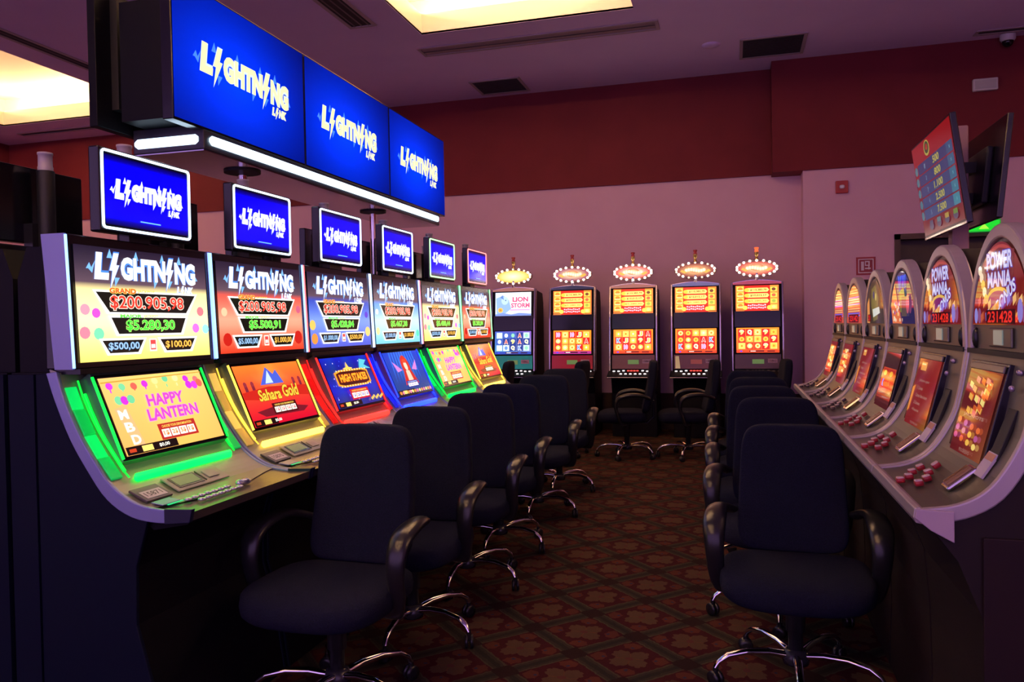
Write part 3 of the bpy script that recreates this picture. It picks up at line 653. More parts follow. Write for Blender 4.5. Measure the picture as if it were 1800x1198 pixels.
m = MB(); m.box((-.30, 2.72, 2.19), (-.05, 5.68, 2.68)); m.build('sign_cabinet', cab_black, t)
m = MB(); m.box((-.365, 2.74, 2.25), (-.33, 2.80, 2.72)); m.box((-.365, 5.5, 2.25), (-.33, 5.6, 2.72)); m.box((-.33, 2.76, 2.3), (-.30, 5.6, 2.34)); m.build('mounting_frame', black_matte, t)
m = MB(); m.box((-.36, 2.85, 2.085), (-.004, 5.60, 2.19)); m.build('light_tray', mat('tray_dark', (.03, .03, .045), .3), t, .004)
m = MB(); m.box((-.355, 2.855, 2.080), (-.009, 5.595, 2.0848)); m.build('tray_underside', steel, t)
bar = mat('light_bar_glow', (.75, .92, 1), .4, 0, 2.6, (.62, .84, 1.0))
m = MB(); m.tube([(.0, y, 2.128) for y in (2.885, 2.90, 5.555, 5.57)], [.010, .021, .021, .010], 12, squash=(.5, 1)); m.build('light_bar', bar, t)
m = MB(); m.tube([(x, 2.85, 2.128) for x in (-.03, -.045, -.335, -.35)], [.010, .021, .021, .010], 12, squash=(.5, 1)); m.build('light_bar', bar, t)
for y in (3.30, 4.72):
    m = MB(); m.tube([(-.13, y, 1.60), (-.13, y, 2.085)], .022, 14); m.build('support_pole', chrome, t)
    m = MB(); m.lathe([(.085, 2.072), (.085, 2.080)], (-.13, y, 0), 20); m.build('pole_flange', black_matte, t)

# ================================================================== MACHINES ON THE BACK WALL
def reel_screen(W, H, kind, seed):
    rnd = random.Random(seed); o = (.0015, -W/2, 1.246)
    a = Art((0, 0, 0), (0, 1, 0), (0, 0, -1), W, H, .00012)
    gold = [(250, 205, 90), (245, 180, 60), (255, 225, 130)]
    if kind == 'storm':
        a.grid(0, 0, W, H, lambda u, v: (60+60*u, 80+50*v, 170), 4, 4)
    else: a.grid(0, 0, W, H, lambda u, v: (235+15*math.sin(u*7), 95+35*(1-v), 30), 5, 4)
    cw = (W-.03)/5; chh = (H-.05)/3
    GRID = {'red': 'TgTJoggooAoosKo', 'a': 'ogoJAKJg9JoTggg', 'b': 'oggggoggAKKgQT9', 'c': '9Qg9gggog9gogo9'[:10]+'gog9o', 'storm': 'ogoAogA9AQooQKo'}[kind]
    for c in range(5):
        a.quad(.015+cw*c+.003, .014, cw-.006, 3*chh, (30, 50, 120) if kind == 'storm' else (190, 30, 22))
        for r_ in range(3):
            x, y = .015+cw*c+.006, .016+chh*r_; w_, h_ = cw-.012, chh-.006; q = GRID[5*r_+c]
            if q in 'gos':
                if kind == 'storm': a.quad(x, y, w_, h_, rnd.choice([(215, 235, 255), (60, 90, 170), (180, 215, 250)])); a.ell(x+w_/2, y+h_/2, w_*.3, h_*.35, rnd.choice([(90, 130, 200), (240, 250, 255), (130, 190, 160)]), 10)
                else:
                    a.quad(x, y, w_, h_, rnd.choice([(235, 160, 60), (215, 55, 30), (245, 185, 90)])); a.ell(x+w_/2, y+h_/2, w_*.38, h_*.38, rnd.choice(gold), 12); a.ell(x+w_/2, y+h_/2, w_*.16, h_*.18, rnd.choice([(230, 120, 30), (255, 240, 180)]), 8)
            else:
                g = '10' if q == 'T' else q; cc = {'K': (90, 130, 235), 'A': (235, 60, 50), '10': (190, 110, 220), 'J': (250, 205, 90), 'Q': (255, 235, 160), '9': (255, 225, 120)}[g]
                a.text(g, x+w_*.2, y+h_*.12, w_*.6, h_*.76, cc, .04, 0, (255, 250, 235), .04)
    a.quad(.0, H-.03, W, .03, (150, 40, 120) if kind == 'red' else ((40, 60, 150) if kind == 'storm' else (215, 60, 25))); a.ell(.05, H-.016, .014, .008, (60, 60, 220), 10)
    a.quad(W*.3, H-.024, W*.35, .014, (60, 15, 15)); a.quad(W*.33, H-.020, W*.12, .006, (250, 240, 220)); a.quad(W*.72, H-.022, W*.18, .012, (40, 10, 10))
    return a
def prize_screen(W, H):
    a = Art((0, 0, 0), (0, 1, 0), (0, 0, -1), W, H, .00012)
    a.grid(0, 0, W, H, lambda u, v: (245, 150-60*abs(u-.5), 50), 6, 4); a.quad(W*.2, .0, W*.6, H, (205, 40, 25))
    for i in range(4):
        a.quad(.012, .012+.062*i, .075, .052, (250, 195, 80)); a.ell(.05, .038+.062*i, .028, .020, (235, 120, 40), 10); a.quad(.02, .050+.062*i, .06, .008, (255, 235, 160))
        a.quad(W-.088, .02+.066*i, .07, .05, (245, 190, 75)); a.ell(W-.053, .045+.066*i, .022, .018, [(110, 60, 40), (230, 90, 60), (150, 160, 60), (255, 225, 120)][i], 10)
    for i, tx in enumerate(('$110,383,79', '$10,015,17', '$5,280,30')):
        y = .028+.062*i; a.poly([(W*.22, y+.022), (W*.28, y), (W*.74, y), (W*.78, y+.022), (W*.74, y+.046), (W*.28, y+.046)], (252, 215, 110)); a.ell(W*.26, y+.023, .026, .022, (245, 180, 60), 12)
        if i < 2: a.text(tx, W*.34, y+.010, W*.38, .026, (90, 30, 15), .03)
        else: a.text(tx, W*.30, y+.012, W*.42, .022, (235, 120, 50), .03)
    for r_ in range(2):
        for i in range(9): a.ell(W*(.30+.048*i), H-.062+.028*r_+.004*math.sin(i*2.1), .011, .010, [(255, 225, 225), (255, 205, 215), (255, 240, 235)][i % 3], 9, (245, 120, 140))
    for s_ in (.22, .78): a.ell(W*s_, H-.035, .026, .024, (250, 200, 80), 12)
    a.quad(.0, H-.014, W*.2, .006, (60, 20, 15)); a.quad(W*.82, H-.014, W*.18, .006, (60, 20, 15)); return a
def storm_screen(W, H):
    a = Art((0, 0, 0), (0, 1, 0), (0, 0, -1), W, H, .00012)
    a.grid(0, 0, W, H, lambda u, v: (190+40*u, 200+30*u, 235), 5, 4)
    a.poly([(.01, .07), (.10, .035), (.17, .09), (.20, .20), (.12, .26), (.02, .27)], (130, 160, 205)); a.ell(.12, .10, .045, .05, (165, 190, 225), 14); a.ell(.13, .095, .007, .008, (40, 60, 110), 8)
    a.poly([(.06, .06), (.09, .03), (.11, .09)], (90, 120, 180)); a.ell(.065, .215, .032, .03, (245, 170, 70), 12); a.text('2x', .05, .20, .03, .025, (200, 40, 30), .04)
    a.text('LION', W*.48, .055, W*.44, .062, (215, 70, 110), .05, 0, (255, 250, 250), .05); a.text('STORM', W*.44, .130, W*.52, .058, (215, 75, 115), .05, 0, (255, 250, 250), .05)
    a.quad(W*.42, .205, W*.55, .018, (205, 150, 215)); a.poly([(0, H), (0, .265), (.1, .25), (.2, .268), (.3, .25), (W, .262), (W, H)], (110, 130, 190)); return a
def place_art(a, parent, name, x, z, tilt, base=None, det=None):
    """put an Art drawn at the origin onto the sloping door (tilt = dx per metre of height)"""
    o = a.build(name, parent, SCR_BACK, SCR_BACK); d = math.atan(tilt)
    o.data.transform(Matrix.Rotation(-d, 4, 'Y')); o.location = (x, -a.W/2, z); return o
TL = .09
def fx(z, d=0): return .055-(z-.80)*TL+d
def back_machine(kind, glassc, sat=(.9, .2, .15)):
    t = thing('slot_machine', 'x', 'slot machine', (0, 0, 0), 0, 'machines along the back wall'); h = .28
    m = MB(); m.prism([(-.50, 0), (.0, 0), (.0, .50), (.06, .70), (fx(.80), .80), (fx(1.74), 1.74), (fx(1.74)-.04, 1.76), (-.46, 1.72), (-.50, 1.60)], -h+.02, h-.02); m.build('cabinet_body', cab_black, t, .006)
    for s_ in (-1, 1):
        m = MB(); m.prism([(fx(.76, -.06), .76), (fx(.76, .016), .76), (fx(1.0, .03), 1.0), (fx(1.4, .03), 1.4), (fx(1.76, .014), 1.76), (fx(1.76, -.06), 1.765)], s_*(h-.022), s_*h, smooth=False); m.build('side_rail', mat('rail_chrome', (.55, .50, .55), .18, 1), t, .006)
    # curved lit top glass
    pts = [(-.26, 1.735), (.26, 1.735)]+[(.26-.52*i/14, 1.755+.026*math.sin(PI*i/14)) for i in range(15)]
    m = MB(); m.prism(pts, fx(1.75, -.03), fx(1.75, .012), 'x'); m.build('top_glass', mat('top_glass_'+kind, glassc, .12, 0, .45, glassc), t, .002)
    m = MB(); pts2 = [(-.272, 1.728), (.272, 1.728)]+[(.272-.544*i/14, 1.762+.030*math.sin(PI*i/14)) for i in range(15)]
    m.prism(pts2, fx(1.75, -.10), fx(1.75, -.012), 'x'); m.build('top_cap', mat('rail_chrome', (.5, .5, .5), .2, 1), t, .004)
    if kind == 'storm': place_art(storm_screen(.45, .285), t, 'upper_screen', fx(1.72, .004), 1.722, TL)
    else: place_art(prize_screen(.46, .285), t, 'upper_screen', fx(1.72, .004), 1.722, TL)
    m = MB()
    m.box((0, -.245, 0), (.008, .245, .18)); o = m.build('middle_glass', bezel, t, .002); o.data.transform(Matrix.Rotation(-math.atan(TL), 4, 'Y')); o.location = (fx(1.26, .0), 0, 1.258)
    place_art(reel_screen(.455, .278, kind, sum(map(ord, kind))), t, 'lower_screen', fx(1.25, .004), 1.25, TL)
    pc = {'storm': (.0, .22, .20), 'red': (.30, .012, .02), 'a': (.12, .03, .025), 'b': (.11, .025, .02), 'c': (.06, .02, .02)}[kind]
    m = MB(); m.box((0, -.245, 0), (.006, .245, .16)); o = m.build('lower_glass', mat('lower_glass_'+kind, pc, .25, 0, .35 if kind in ('storm', 'red') else .25, pc), t); o.data.transform(Matrix.Rotation(-math.atan(TL), 4, 'Y')); o.location = (fx(.80, .002), 0, .795)
    m = MB(); m.box((.006, -.06, .055), (.012, .065, .105)); q = m.build('bill_acceptor', mat('acc_green' if kind != 'b' else 'acc_red', (.10, .16, .06) if kind != 'b' else (.25, .06, .05), .3, 0, .3, (.3, .5, .15) if kind != 'b' else (.5, .1, .08)), t); q.location = (fx(.80, .002), 0, .795)
    a = Art((0, 0, 0), (0, 1, 0), (0, 0, -1), .10, .045); a.quad(0, 0, .10, .045, (200, 160, 175)); a.text('15862', .01, .010, .08, .024, (60, 30, 50), .02); o = a.build('number_label', t, PRINT, PRINT); o.location = (fx(.9, .012), .105, .905)
    # button deck
    m = MB(); m.prism([(-.02, .70), (.21, .695), (.225, .705), (.225, .725), (.07, .775), (.0, .78)], -h-.005, h+.005); m.build('button_deck', cab_black, t, .006)
    m = MB(); m.tube([(.226, y, .705) for y in (-h, h)], .005, 8); m.build('deck_trim', mat('rail_chrome', (.5, .5, .5), .2, 1), t)
    bm = mat('lit_button', (.95, .9, .92), .3, 0, 1.5, (1, .93, .95)); br = mat('lit_button_red', (.9, .1, .08), .3, 0, 1.2, (1, .08, .06)); bd = mat('deck_red_glow', (.35, .01, .015), .3, 0, .3, (.8, .02, .03))
    pos = [(.095, -.22), (.095, -.165), (.080, -.11)]+[(.080, -.055+.035*i) for i in range(4)]+[(.080, .11), (.095, .165), (.095, .22)]
    pos2 = [(.175, -.13+.055*i) for i in range(6)]
    for i, (x, y) in enumerate(pos+pos2):
        z = .725+(.225-x)*.32; m = MB(); m.sell((x, y, z+.002), (.010, .015, .008), .6, .6, 14, 6); m.build('button', br if (3 <= i < 7 and kind != 'storm') else bm, t)
    if kind == 'c':
        for c in child(t, 'button'): c.data.materials[0] = mat('button_off', (.12, .10, .10), .3)
        child(t, 'button')[0].data.materials[0] = bm
    # oval sign on top
    m = MB(); m.lathe([(.028, 1.755), (.02, 1.80), (.02, 1.86)], (-.05, 0, 0), 12); m.build('sign_neck', mat('rail_chrome', (.5, .5, .5), .2, 1), t)
    ring = [(.235*math.cos(2*PI*i/36), 1.915+.098*math.sin(2*PI*i/36)) for i in range(36)]
    m = MB(); m.prism(ring, -.075, -.035, 'x'); m.build('oval_sign', mat('oval_bronze', (.25, .13, .09), .3, .5), t, .004)
    a = Art((-.034, -.25, 2.03), (0, 1, 0), (0, 0, -1), .5, .23)
    gc = {'storm': ((255, 250, 200), (240, 190, 60)), 'red': ((255, 225, 170), (150, 60, 90)), 'a': ((255, 240, 215), (215, 70, 50)), 'b': ((255, 200, 130), (140, 55, 40)), 'c': ((255, 210, 150), (190, 60, 50))}[kind]
    a.ell(.25, .115, .20, .074, gc[0], 28, gc[1]); a.nb = 28
    if kind != 'storm':
        a.ell(.25, .105, .075, .038, (255, 225, 170), 18, (235, 110, 60)); [a.ell(.15+.028*i, .113-.008*math.sin(i*.9), .020, .022, (255, 250, 225), 10, (255, 215, 150)) for i in range(8)]
        for s_ in (-1, 1): a.poly([(.25+s_*.09, .135), (.25+s_*.15, .105), (.25+s_*.17, .125), (.25+s_*.12, .15)], (235, 170, 70))
    a.build('oval_face', t)
    bulb = mat('sign_bulb', (1, .95, .9), .3, 0, 14, (1, .93, .86)); off = mat('sign_bulb_dim', (.7, .6, .5), .2, 0, 1.2, (1, .8, .6))
    for i in range(18):
        q = 2*PI*(i+.5)/18; m = MB(); m.sell((-.026, .215*math.cos(q), 1.915+.086*math.sin(q)), (.012, .0125, .0125), 1, 1, 10, 6)
        m.build('sign_bulb', off if (kind in ('storm', 'b') and i % 5 in (2, 4)) else bulb, t)
    m = MB(); m.lathe([(.020, 2.00), (.020, 2.03), (.014, 2.035), (.014, 2.055), (.022, 2.06), (.022, 2.10)], (-.055, 0, 0), 12); m.build('candle_base', mat('candle_gold', (.75, .45, .12), .25, .6), t)
    lit = kind == 'c'
    m = MB(); m.lathe([(.018, 2.10), (.024, 2.105), (.016, 2.12), (.026, 2.145), (.018, 2.15)], (-.055, 0, 0), 12); m.build('candle_lens', mat('candle_red_lit' if lit else 'candle_red', (.5, .04, .05), .3, 0, 1.6 if lit else 0, (1, .12, .03)), t)
    return t
BK = [(-2.575, 'storm', (.55, .25, .18), 'back wall slot machine with pale blue-white screens and teal lower glass'),
      (-1.845, 'red', (.05, .05, .10), 'back wall slot machine with bright red lower glass, right of the blue-white one'),
      (-1.125, 'a', (.60, .26, .18), 'orange-screened slot machine in the middle of the five on the back wall'),
      (-.415, 'b', (.22, .22, .45), 'orange-screened back wall machine with a yellow card on its lower glass'),
      (.255, 'c', (.60, .10, .16), 'rightmost back wall slot machine, with a lit red candle above its oval sign')]
for x, kind, gc, lab in BK:
    r = back_machine(kind, gc); r.location = (x, 9.2, 0); r.rotation_euler = (0, 0, -PI/2); r['label'] = lab
    if kind == 'b':
        m = MB(); m.prism([(-.23, .80), (-.175, .80), (-.19, .94), (-.23, .94)], fx(.85, .012), fx(.85, .014), 'x'); m.build('notice_card', mat('card_yellow', (.75, .62, .35), .6, 0, .25, (.8, .6, .3)), r)

# ================================================================== ARCHED MACHINES ON THE RIGHT
RL = smooth_curve([(-.005, 1.225), (.012, 1.09), (.035, 1.0), (.095, .90), (.175, .850), (.268, .835)])
RT = smooth_curve([(.022, 1.225), (.043, 1.10), (.066, 1.02), (.122, .928), (.19, .884), (.283, .868)])
def rsurf(x): 
    z = lerp_curve(RT, x); dz = (lerp_curve(RT, x+.006)-lerp_curve(RT, x-.006))/.012
    return Vector((x, 0, z)), Vector((1, 0, dz)).normalized(), Vector((-dz, 0, 1)).normalized()
def on_r(x, y, h=0):
    p, t_, n = rsurf(x); p = p+n*h
    return Matrix(((t_.x, 0, n.x, p.x), (0, 1, 0, y), (t_.z, 0, n.z, p.z), (0, 0, 0, 1)))
def arch(a, b, z0=1.225, n=28, zc=None):
    pts = [(a*math.cos(PI*i/n), z0+b*math.sin(PI*i/n)) for i in range(n+1)]
    if zc: pts = [(y, z) for y, z in pts if z >= zc]; y = a*math.sqrt(1-((zc-z0)/b)**2); pts = [(y, zc)]+pts+[(-y, zc)]
    return pts
def arch_art(kind):
    a = Art((.0195, -.27, 1.520), (0, 1, 0), (0, 0, -1), .54, .23, .00012)
    out = [(y+.27, 1.520-z) for y, z in arch(.275, .292, 1.225, 28, 1.30)]
    c = {'power': (120, 22, 26), 'blue': (35, 30, 80), 'gold': (70, 55, 45), 'hot': (205, 80, 60)}[kind]
    a.poly(out, c); a.nb = 1
    rnd = random.Random(len(kind))
    if kind == 'power':
        a.ell(.27, .055, .13, .045, (175, 60, 55), 20); a.poly([(.17, .03), (.27, .018), (.40, .03), (.39, .15), (.28, .20), (.18, .15)], (105, 20, 30))
        a.text('POWER', .155, .028, .23, .046, (215, 215, 250), .03, 0, (70, 70, 200), .04); a.text('MANIA', .165, .080, .21, .040, (215, 215, 250), .03, 0, (70, 70, 200), .04)
        a.ell(.26, .150, .10, .030, (235, 190, 90), 20); a.ell(.26, .156, .09, .026, (130, 30, 110), 20)
        a.text('BONUS', .245, .128, .17, .034, (225, 225, 255), .03, 0, (70, 60, 190), .04, -.35)
        for i in range(16): x = .07+.025*i; y = .150+.045*math.sin(i*1.7)**2; a.poly([(x, y), (x+.028, y-.012), (x+.03, y+.008), (x+.004, y+.022)], rnd.choice([(245, 160, 80), (250, 190, 120), (200, 90, 60), (150, 130, 230)]))
        for i in range(5): a.ell(.10+.015*i, .07+.02*i, .02, .014, rnd.choice([(255, 190, 90), (255, 235, 200), (210, 120, 60)]), 10)
        a.quad(.16, .180, .26, .038, (60, 8, 12)); a.text('231428', .175, .184, .22, .030, (255, 50, 35), .02); a.text('M', .42, .196, .02, .018, (255, 60, 50), .02)
        a.ell(.06, .195, .018, .022, (150, 140, 220), 12); a.ell(.46, .185, .022, .03, (150, 130, 215), 12)
    elif kind == 'blue':
        for i in range(14): x = .20+.012*i; a.poly([(x, .02+.004*(i % 3)), (x+.012, .02), (x+.02*math.sin(i), .10)], rnd.choice([(30, 60, 235), (60, 120, 245), (20, 30, 150)]))
        a.poly([(.10, .08), (.14, .05), (.20, .13), (.28, .22), (.20, .219), (.09, .219), (.06, .16)], (235, 120, 70))
        for i in range(22): a.ell(.10+.008*i+.02*rnd.random(), .12+.09*rnd.random(), .013, .008, rnd.choice([(250, 190, 110), (235, 90, 50), (255, 225, 190), (150, 80, 160)]), 8)
        a.poly([(.25, .09), (.34, .07), (.37, .12), (.33, .18), (.27, .17)], (120, 125, 60)); a.quad(.30, .11, .10, .08, (95, 75, 70)); a.ell(.42, .14, .03, .04, (200, 90, 110), 12)
    elif kind == 'gold':
        a.poly([(.19, .05), (.30, .03), (.38, .10), (.36, .20), (.24, .21), (.18, .13)], (125, 110, 60)); a.ell(.25, .08, .02, .02, (70, 60, 120), 10); a.ell(.31, .09, .018, .02, (210, 190, 110), 10)
        a.poly([(.06, .12), (.12, .09), (.14, .218), (.06, .218)], (235, 150, 80)); a.quad(.08, .175, .09, .035, (60, 8, 10)); a.text('231', .09, .178, .06, .028, (255, 50, 40), .02); a.poly([(.22, .15), (.40, .14), (.42, .17), (.24, .19)], (225, 225, 215))
    else:
        for i in range(12): y = .03+.013*i; w_ = .10+.10*math.sin(min(1, (i+2)/8)*PI/2); a.quad(.27-w_, y, 2*w_, .008, rnd.choice([(255, 225, 190), (250, 180, 120), (235, 110, 90), (120, 100, 220)]))
        a.quad(.10, .170, .34, .046, (70, 6, 8)); a.text('23142', .13, .176, .28, .034, (255, 40, 30), .03)
    return a
def door_art(kind):
    W, H = .27, .262; a = Art((0, 0, 0), (0, 1, 0), (0, 0, -1), W, H, .00012)
    if kind == 'a': a.grid(0, 0, W, H, lambda u, v: (100+50*v*u, 28+70*max(0, u+v-1.2), 30+30*max(0, u+v-1.3)), 6, 6)
    elif kind == 'dark': a.grid(0, 0, W, H, lambda u, v: (62+25*v, 30, 32), 3, 4)
    else: a.grid(0, 0, W, H, lambda u, v: (130+20*u, 35+60*max(0, u*v-.4)*2, 38), 5, 5)
    rnd = random.Random(11)
    if kind == 'a':
        for i in range(26): x, y = .02+.21*rnd.random(), .02+.095*rnd.random(); a.poly([(x, y), (x+.032, y+.006), (x+.03, y+.022), (x-.002, y+.014)], rnd.choice([(250, 180, 80), (255, 225, 130), (235, 110, 50), (255, 130, 120), (215, 90, 40)]))
        for r_ in range(3):
            for c in range(4): a.ell(.035+.058*c, .150+.022*r_+.004*c, .017, .009, rnd.choice([(250, 190, 80), (235, 110, 50), (255, 220, 120), (190, 90, 150)]), 8)
        a.text('JACKPOTS', .06, .126, .17, .011, (170, 130, 120), .02); a.text('PROGRESIVO', .10, .222, .09, .010, (160, 110, 100), .02)
    elif kind == 'b':
        for i, (tx, w_) in enumerate((('Jackpots a ganar', .13), ('1 Linea', .07), ('Carton lleno bono', .15), ('2 Lineas', .08), ('4 Esquinas', .09))): a.text(tx, .06, .075+.026*i, w_, .012, (165, 120, 110), .01)
        a.quad(.04, .015, .07, .03, (240, 160, 80)); a.quad(.045, .02, .05, .006, (255, 230, 160)); a.poly([(.0, .11), (.03, .10), (.02, .19), (.0, .2)], (235, 140, 50)); a.text('TOQUE PARA JUGAR', .08, .225, .10, .010, (150, 100, 95), .02)
    elif kind == 'dark':
        a.quad(.015, .07, .24, .095, (205, 70, 35)); 
        for r_ in range(2):
            for c in range(2): a.quad(.025+.115*c, .076+.042*r_, .105, .038, (190, 35, 30))
        a.ell(.07, .094, .03, .012, (235, 210, 90), 12); a.text('K', .05, .120, .035, .032, (90, 150, 255), .04); a.text('A', .165, .118, .04, .034, (240, 80, 50), .04); a.ell(.185, .094, .03, .012, (240, 170, 60), 12)
        a.quad(.015, .165, .24, .01, (230, 100, 50))
    else:
        for i in range(16): x, y = .05+.13*rnd.random(), .03+.15*rnd.random(); a.quad(x, y, .05, .014, rnd.choice([(255, 205, 110), (240, 140, 60), (255, 230, 170)]))
    return a
def arch_machine(ak, dk, bcol):
    t = thing('slot_machine', 'x', 'slot machine', (0, 0, 0), PI, 'arched machines in the right row'); h = .326
    side = [(-.52, 0), (.13, 0), (.12, .25), (.125, .45), (.14, .62), (.19, .75), (.25, .83)]+[p for p in RL[::-1] if p[0] < .26]+[(-.52, 1.225)]
    m = MB(); m.prism(side, -h+.006, h-.006); m.build('cabinet_body', r_body, t)
    m = MB(); m.prism(arch(.300, .325), -.50, .0, 'x', smooth=True); m.build('arch_hood', r_body, t)
    for s_ in (-1, 1):
        m = MB(); m.prism(RL+RT[::-1], s_*(h-.022), s_*h); m.build('side_trim', r_rim, t, .004)
    ro, ri = arch(.318, .340), arch(.282, .302)
    m = MB(); n = len(ro); vs = []
    for x in (-.02, .022):
        vs += [(x, y, z) for y, z in ro]+[(x, y, z) for y, z in ri]
    fs = []
    for i in range(n-1):
        fs += [(2*n+i, 2*n+i+1, 3*n+i+1, 3*n+i), (i, n+i, n+i+1, i+1), (i, i+1, 2*n+i+1, 2*n+i), (n+i, 3*n+i, 3*n+i+1, n+i+1)]
    m.add(vs, fs, False); m.build('arch_rim', r_rim, t, .006)
    m = MB(); m.prism(arch(.288, .308), .0, .012, 'x'); m.build('arch_door', r_panel, t)
    o = arch_art(ak).build('arch_glass', t, SCR_ARCH, SCR_ARCH)
    m = MB(); m.box((.012, -.10, 1.240), (.020, .10, 1.292)); m.build('reader_panel', r_panel, t, .004)
    m = MB(); m.box((.020, -.045, 1.247), (.023, .035, 1.286)); m.build('reader_window', window_lcd, t)
    for s_ in (-1, 1): m = MB(); m.sell((.014, s_*.25, 1.262), (.012, .012, .030), 1, 1, 12, 8); m.build('speaker_lens', black_pl, t)
    m = MB(); m.box((-.01, -h+.02, 1.218), (.026, h-.02, 1.232)); m.build('waist_gap', black_matte, t)
    # curved door and deck
    k = [i for i, p in enumerate(RT) if p[0] <= .108][-1]
    rl2 = [(x, z+.010) for x, z in RL]; rt2 = [(x-.003, z-.005) for x, z in RT]
    m = MB(); m.prism(rl2[:k+1]+rt2[:k+1][::-1], -h+.022, h-.022); m.build('lower_door', r_panel, t)
    m = MB(); m.prism(rl2[k:]+rt2[k:][::-1], -h+.022, h-.022); m.build('button_deck', r_deck, t)
    # screen in its recess
    A2, B2 = Vector((.032, 0, 1.190)), Vector((.097, 0, .932)); D2 = (B2-A2).normalized(); N2 = Vector((-D2.z, 0, D2.x))
    def slab(y0, y1, a, b, d0, d1, nm, mt, bv=.002):
        q = [(A2+D2*a+N2*d0), (A2+D2*b+N2*d0), (A2+D2*b+N2*d1), (A2+D2*a+N2*d1)]
        mm = MB(); mm.prism([(v.x, v.z) for v in q], y0, y1); return mm.build(nm, mt, t, bv)
    slab(-.222, .140, -.012, .272, -.03, .003, 'screen_surround', mat('surround_navy', (.012, .010, .022), .25))
    slab(-.190, .125, -.005, .014, .004, .010, 'screen_header', mat('header_grey', (.20, .18, .15), .3, .4))
    a = door_art(dk); o = a.build('door_screen', t, SCR_ARCH, SCR_ARCH); d = math.atan2(B2.x-A2.x, A2.z-B2.z)
    o.data.transform(Matrix.Rotation(-d, 4, 'Y')); p = A2+N2*.006+D2*.010; o.location = (p.x, -.188, p.z); o.data.transform(Matrix.Diagonal((1, .31/.27, 1, 1)))
    MM = on_r(.060, .200, 0); m = MB(); m.box((-.065, -.034, -.004), (.065, .032, .006)); m.build('bill_slot', black_matte, t, .002, M=MM)
    for q in (.0, .035): 
        p = rsurf(.028+.5*q)[0]; m = MB(); m.sell((p.x, .20, 1.185-q*1.1), (.007, .020 if q == 0 else .009, .008), .8, 1.0, 12, 6); m.build('door_jewel', mat('jewel_violet', (.5, .42, .6), .1, .6), t)
    MM = on_r(.099, .195, 0); m = MB(); m.box((-.034, -.036, -.002), (.034, .036, .004)); m.build('paper_sticker', mat('sticker_paper', (.62, .55, .68), .35), t, M=MM)
    m = MB(); m.box((-.031, -.033, .004), (-.012, .033, .005)); m.build('sticker_header', mat('sticker_orange', (.60, .30, .20), .4), t, M=MM)
    MM = on_r(.140, .130, .0); m = MB(); m.box((-.045, -.035, 0), (.045, .035, .012)); m.build('bill_lip', mat('chrome_smoked', (.5, .45, .48), .12, 1), t, .010, M=MM)
    MM = on_r(.140, .130, .0135); m = MB()
    for y in (-.018, .0, .018): m.box((-.035, y-.003, 0), (.035, y+.003, .004))
    m.build('bill_guide', mat('guide_amber', (.45, .28, .12), .2, .5), t, M=MM)
    for (x, y) in ((x_+.012, y_+.075) for x_, y_ in ((.165, -.245), (.192, -.215), (.135, -.185), (.162, -.150), (.212, -.155), (.240, -.115), (.178, -.090), (.206, -.050))):
        MM = on_r(x, y, 0); m = MB(); m.sell((0, 0, .004), (.011, .015, .007), .35, .35, 16, 8); m.build('button', bcol, t, M=MM)
        MM = on_r(x, y, .0); m = MB(); m.sell((0, 0, .011), (.010, .0135, .002), .35, .35, 16, 4); m.build('button_cap', mat('button_cap_pale', (.62, .48, .50), .3), t, M=MM)
    # rounded front lip
    m = MB(); m.prism([(.252, .832), (.280, .836), (.286, .850), (.283, .872), (.272, .874), (.26, .868)], -h, h); m.build('deck_lip', r_rim, t, .003)
    return t
SCR_ARCH = screen_mat('screen_light_arch', .85, .05, 1.0)
b_red = mat('button_red', (.38, .02, .03), .3); b_dark = mat('button_dark', (.10, .07, .07), .3)
RM = [(2.04, 2.625, 'power', 'a', b_red, 'arched slot machine nearest on the right, its glass reading POWER MANIA BONUS'),
      (2.63, 3.262, 'power', 'b', b_red, 'arched slot machine with maroon text screen, beside the nearest right one'),
      (3.265, 3.90, 'blue', 'dark', b_red, 'arched slot machine with blue and orange glass in the right row'),
      (3.903, 4.56, 'gold', 'b', b_dark, 'arched slot machine with dull gold glass in the right row'),
      (4.563, 5.29, 'hot', 'c', b_dark, 'arched slot machine with red number glass, beside the last right one'),
      (5.293, 5.92, 'hot', 'c', b_dark, 'last arched slot machine at the far end of the right row')]
for i, (ya, yb, ak, dk, bc, lab) in enumerate(RM):
    r = arch_machine(ak, dk, bc); r.location = (.69, (ya+yb)/2, 0); r.scale = (1, (yb-ya)/.654, 1); r['label'] = lab
    if i == 0:
        m = MB(); m.prism([(.20, .795), (.25, .822), (.284, .850), (.281, .872), (.20, .868)], .326, .336); m.build('end_cap', mat('end_cap_violet', (.50, .40, .46), .4), r, .002)
        m = MB(); m.box((-.50, .326, .0), (.14, .332, .81)); m.build('end_panel', mat('end_panel_maroon', (.012, .003, .005), .6, spec=.3), r, .003)

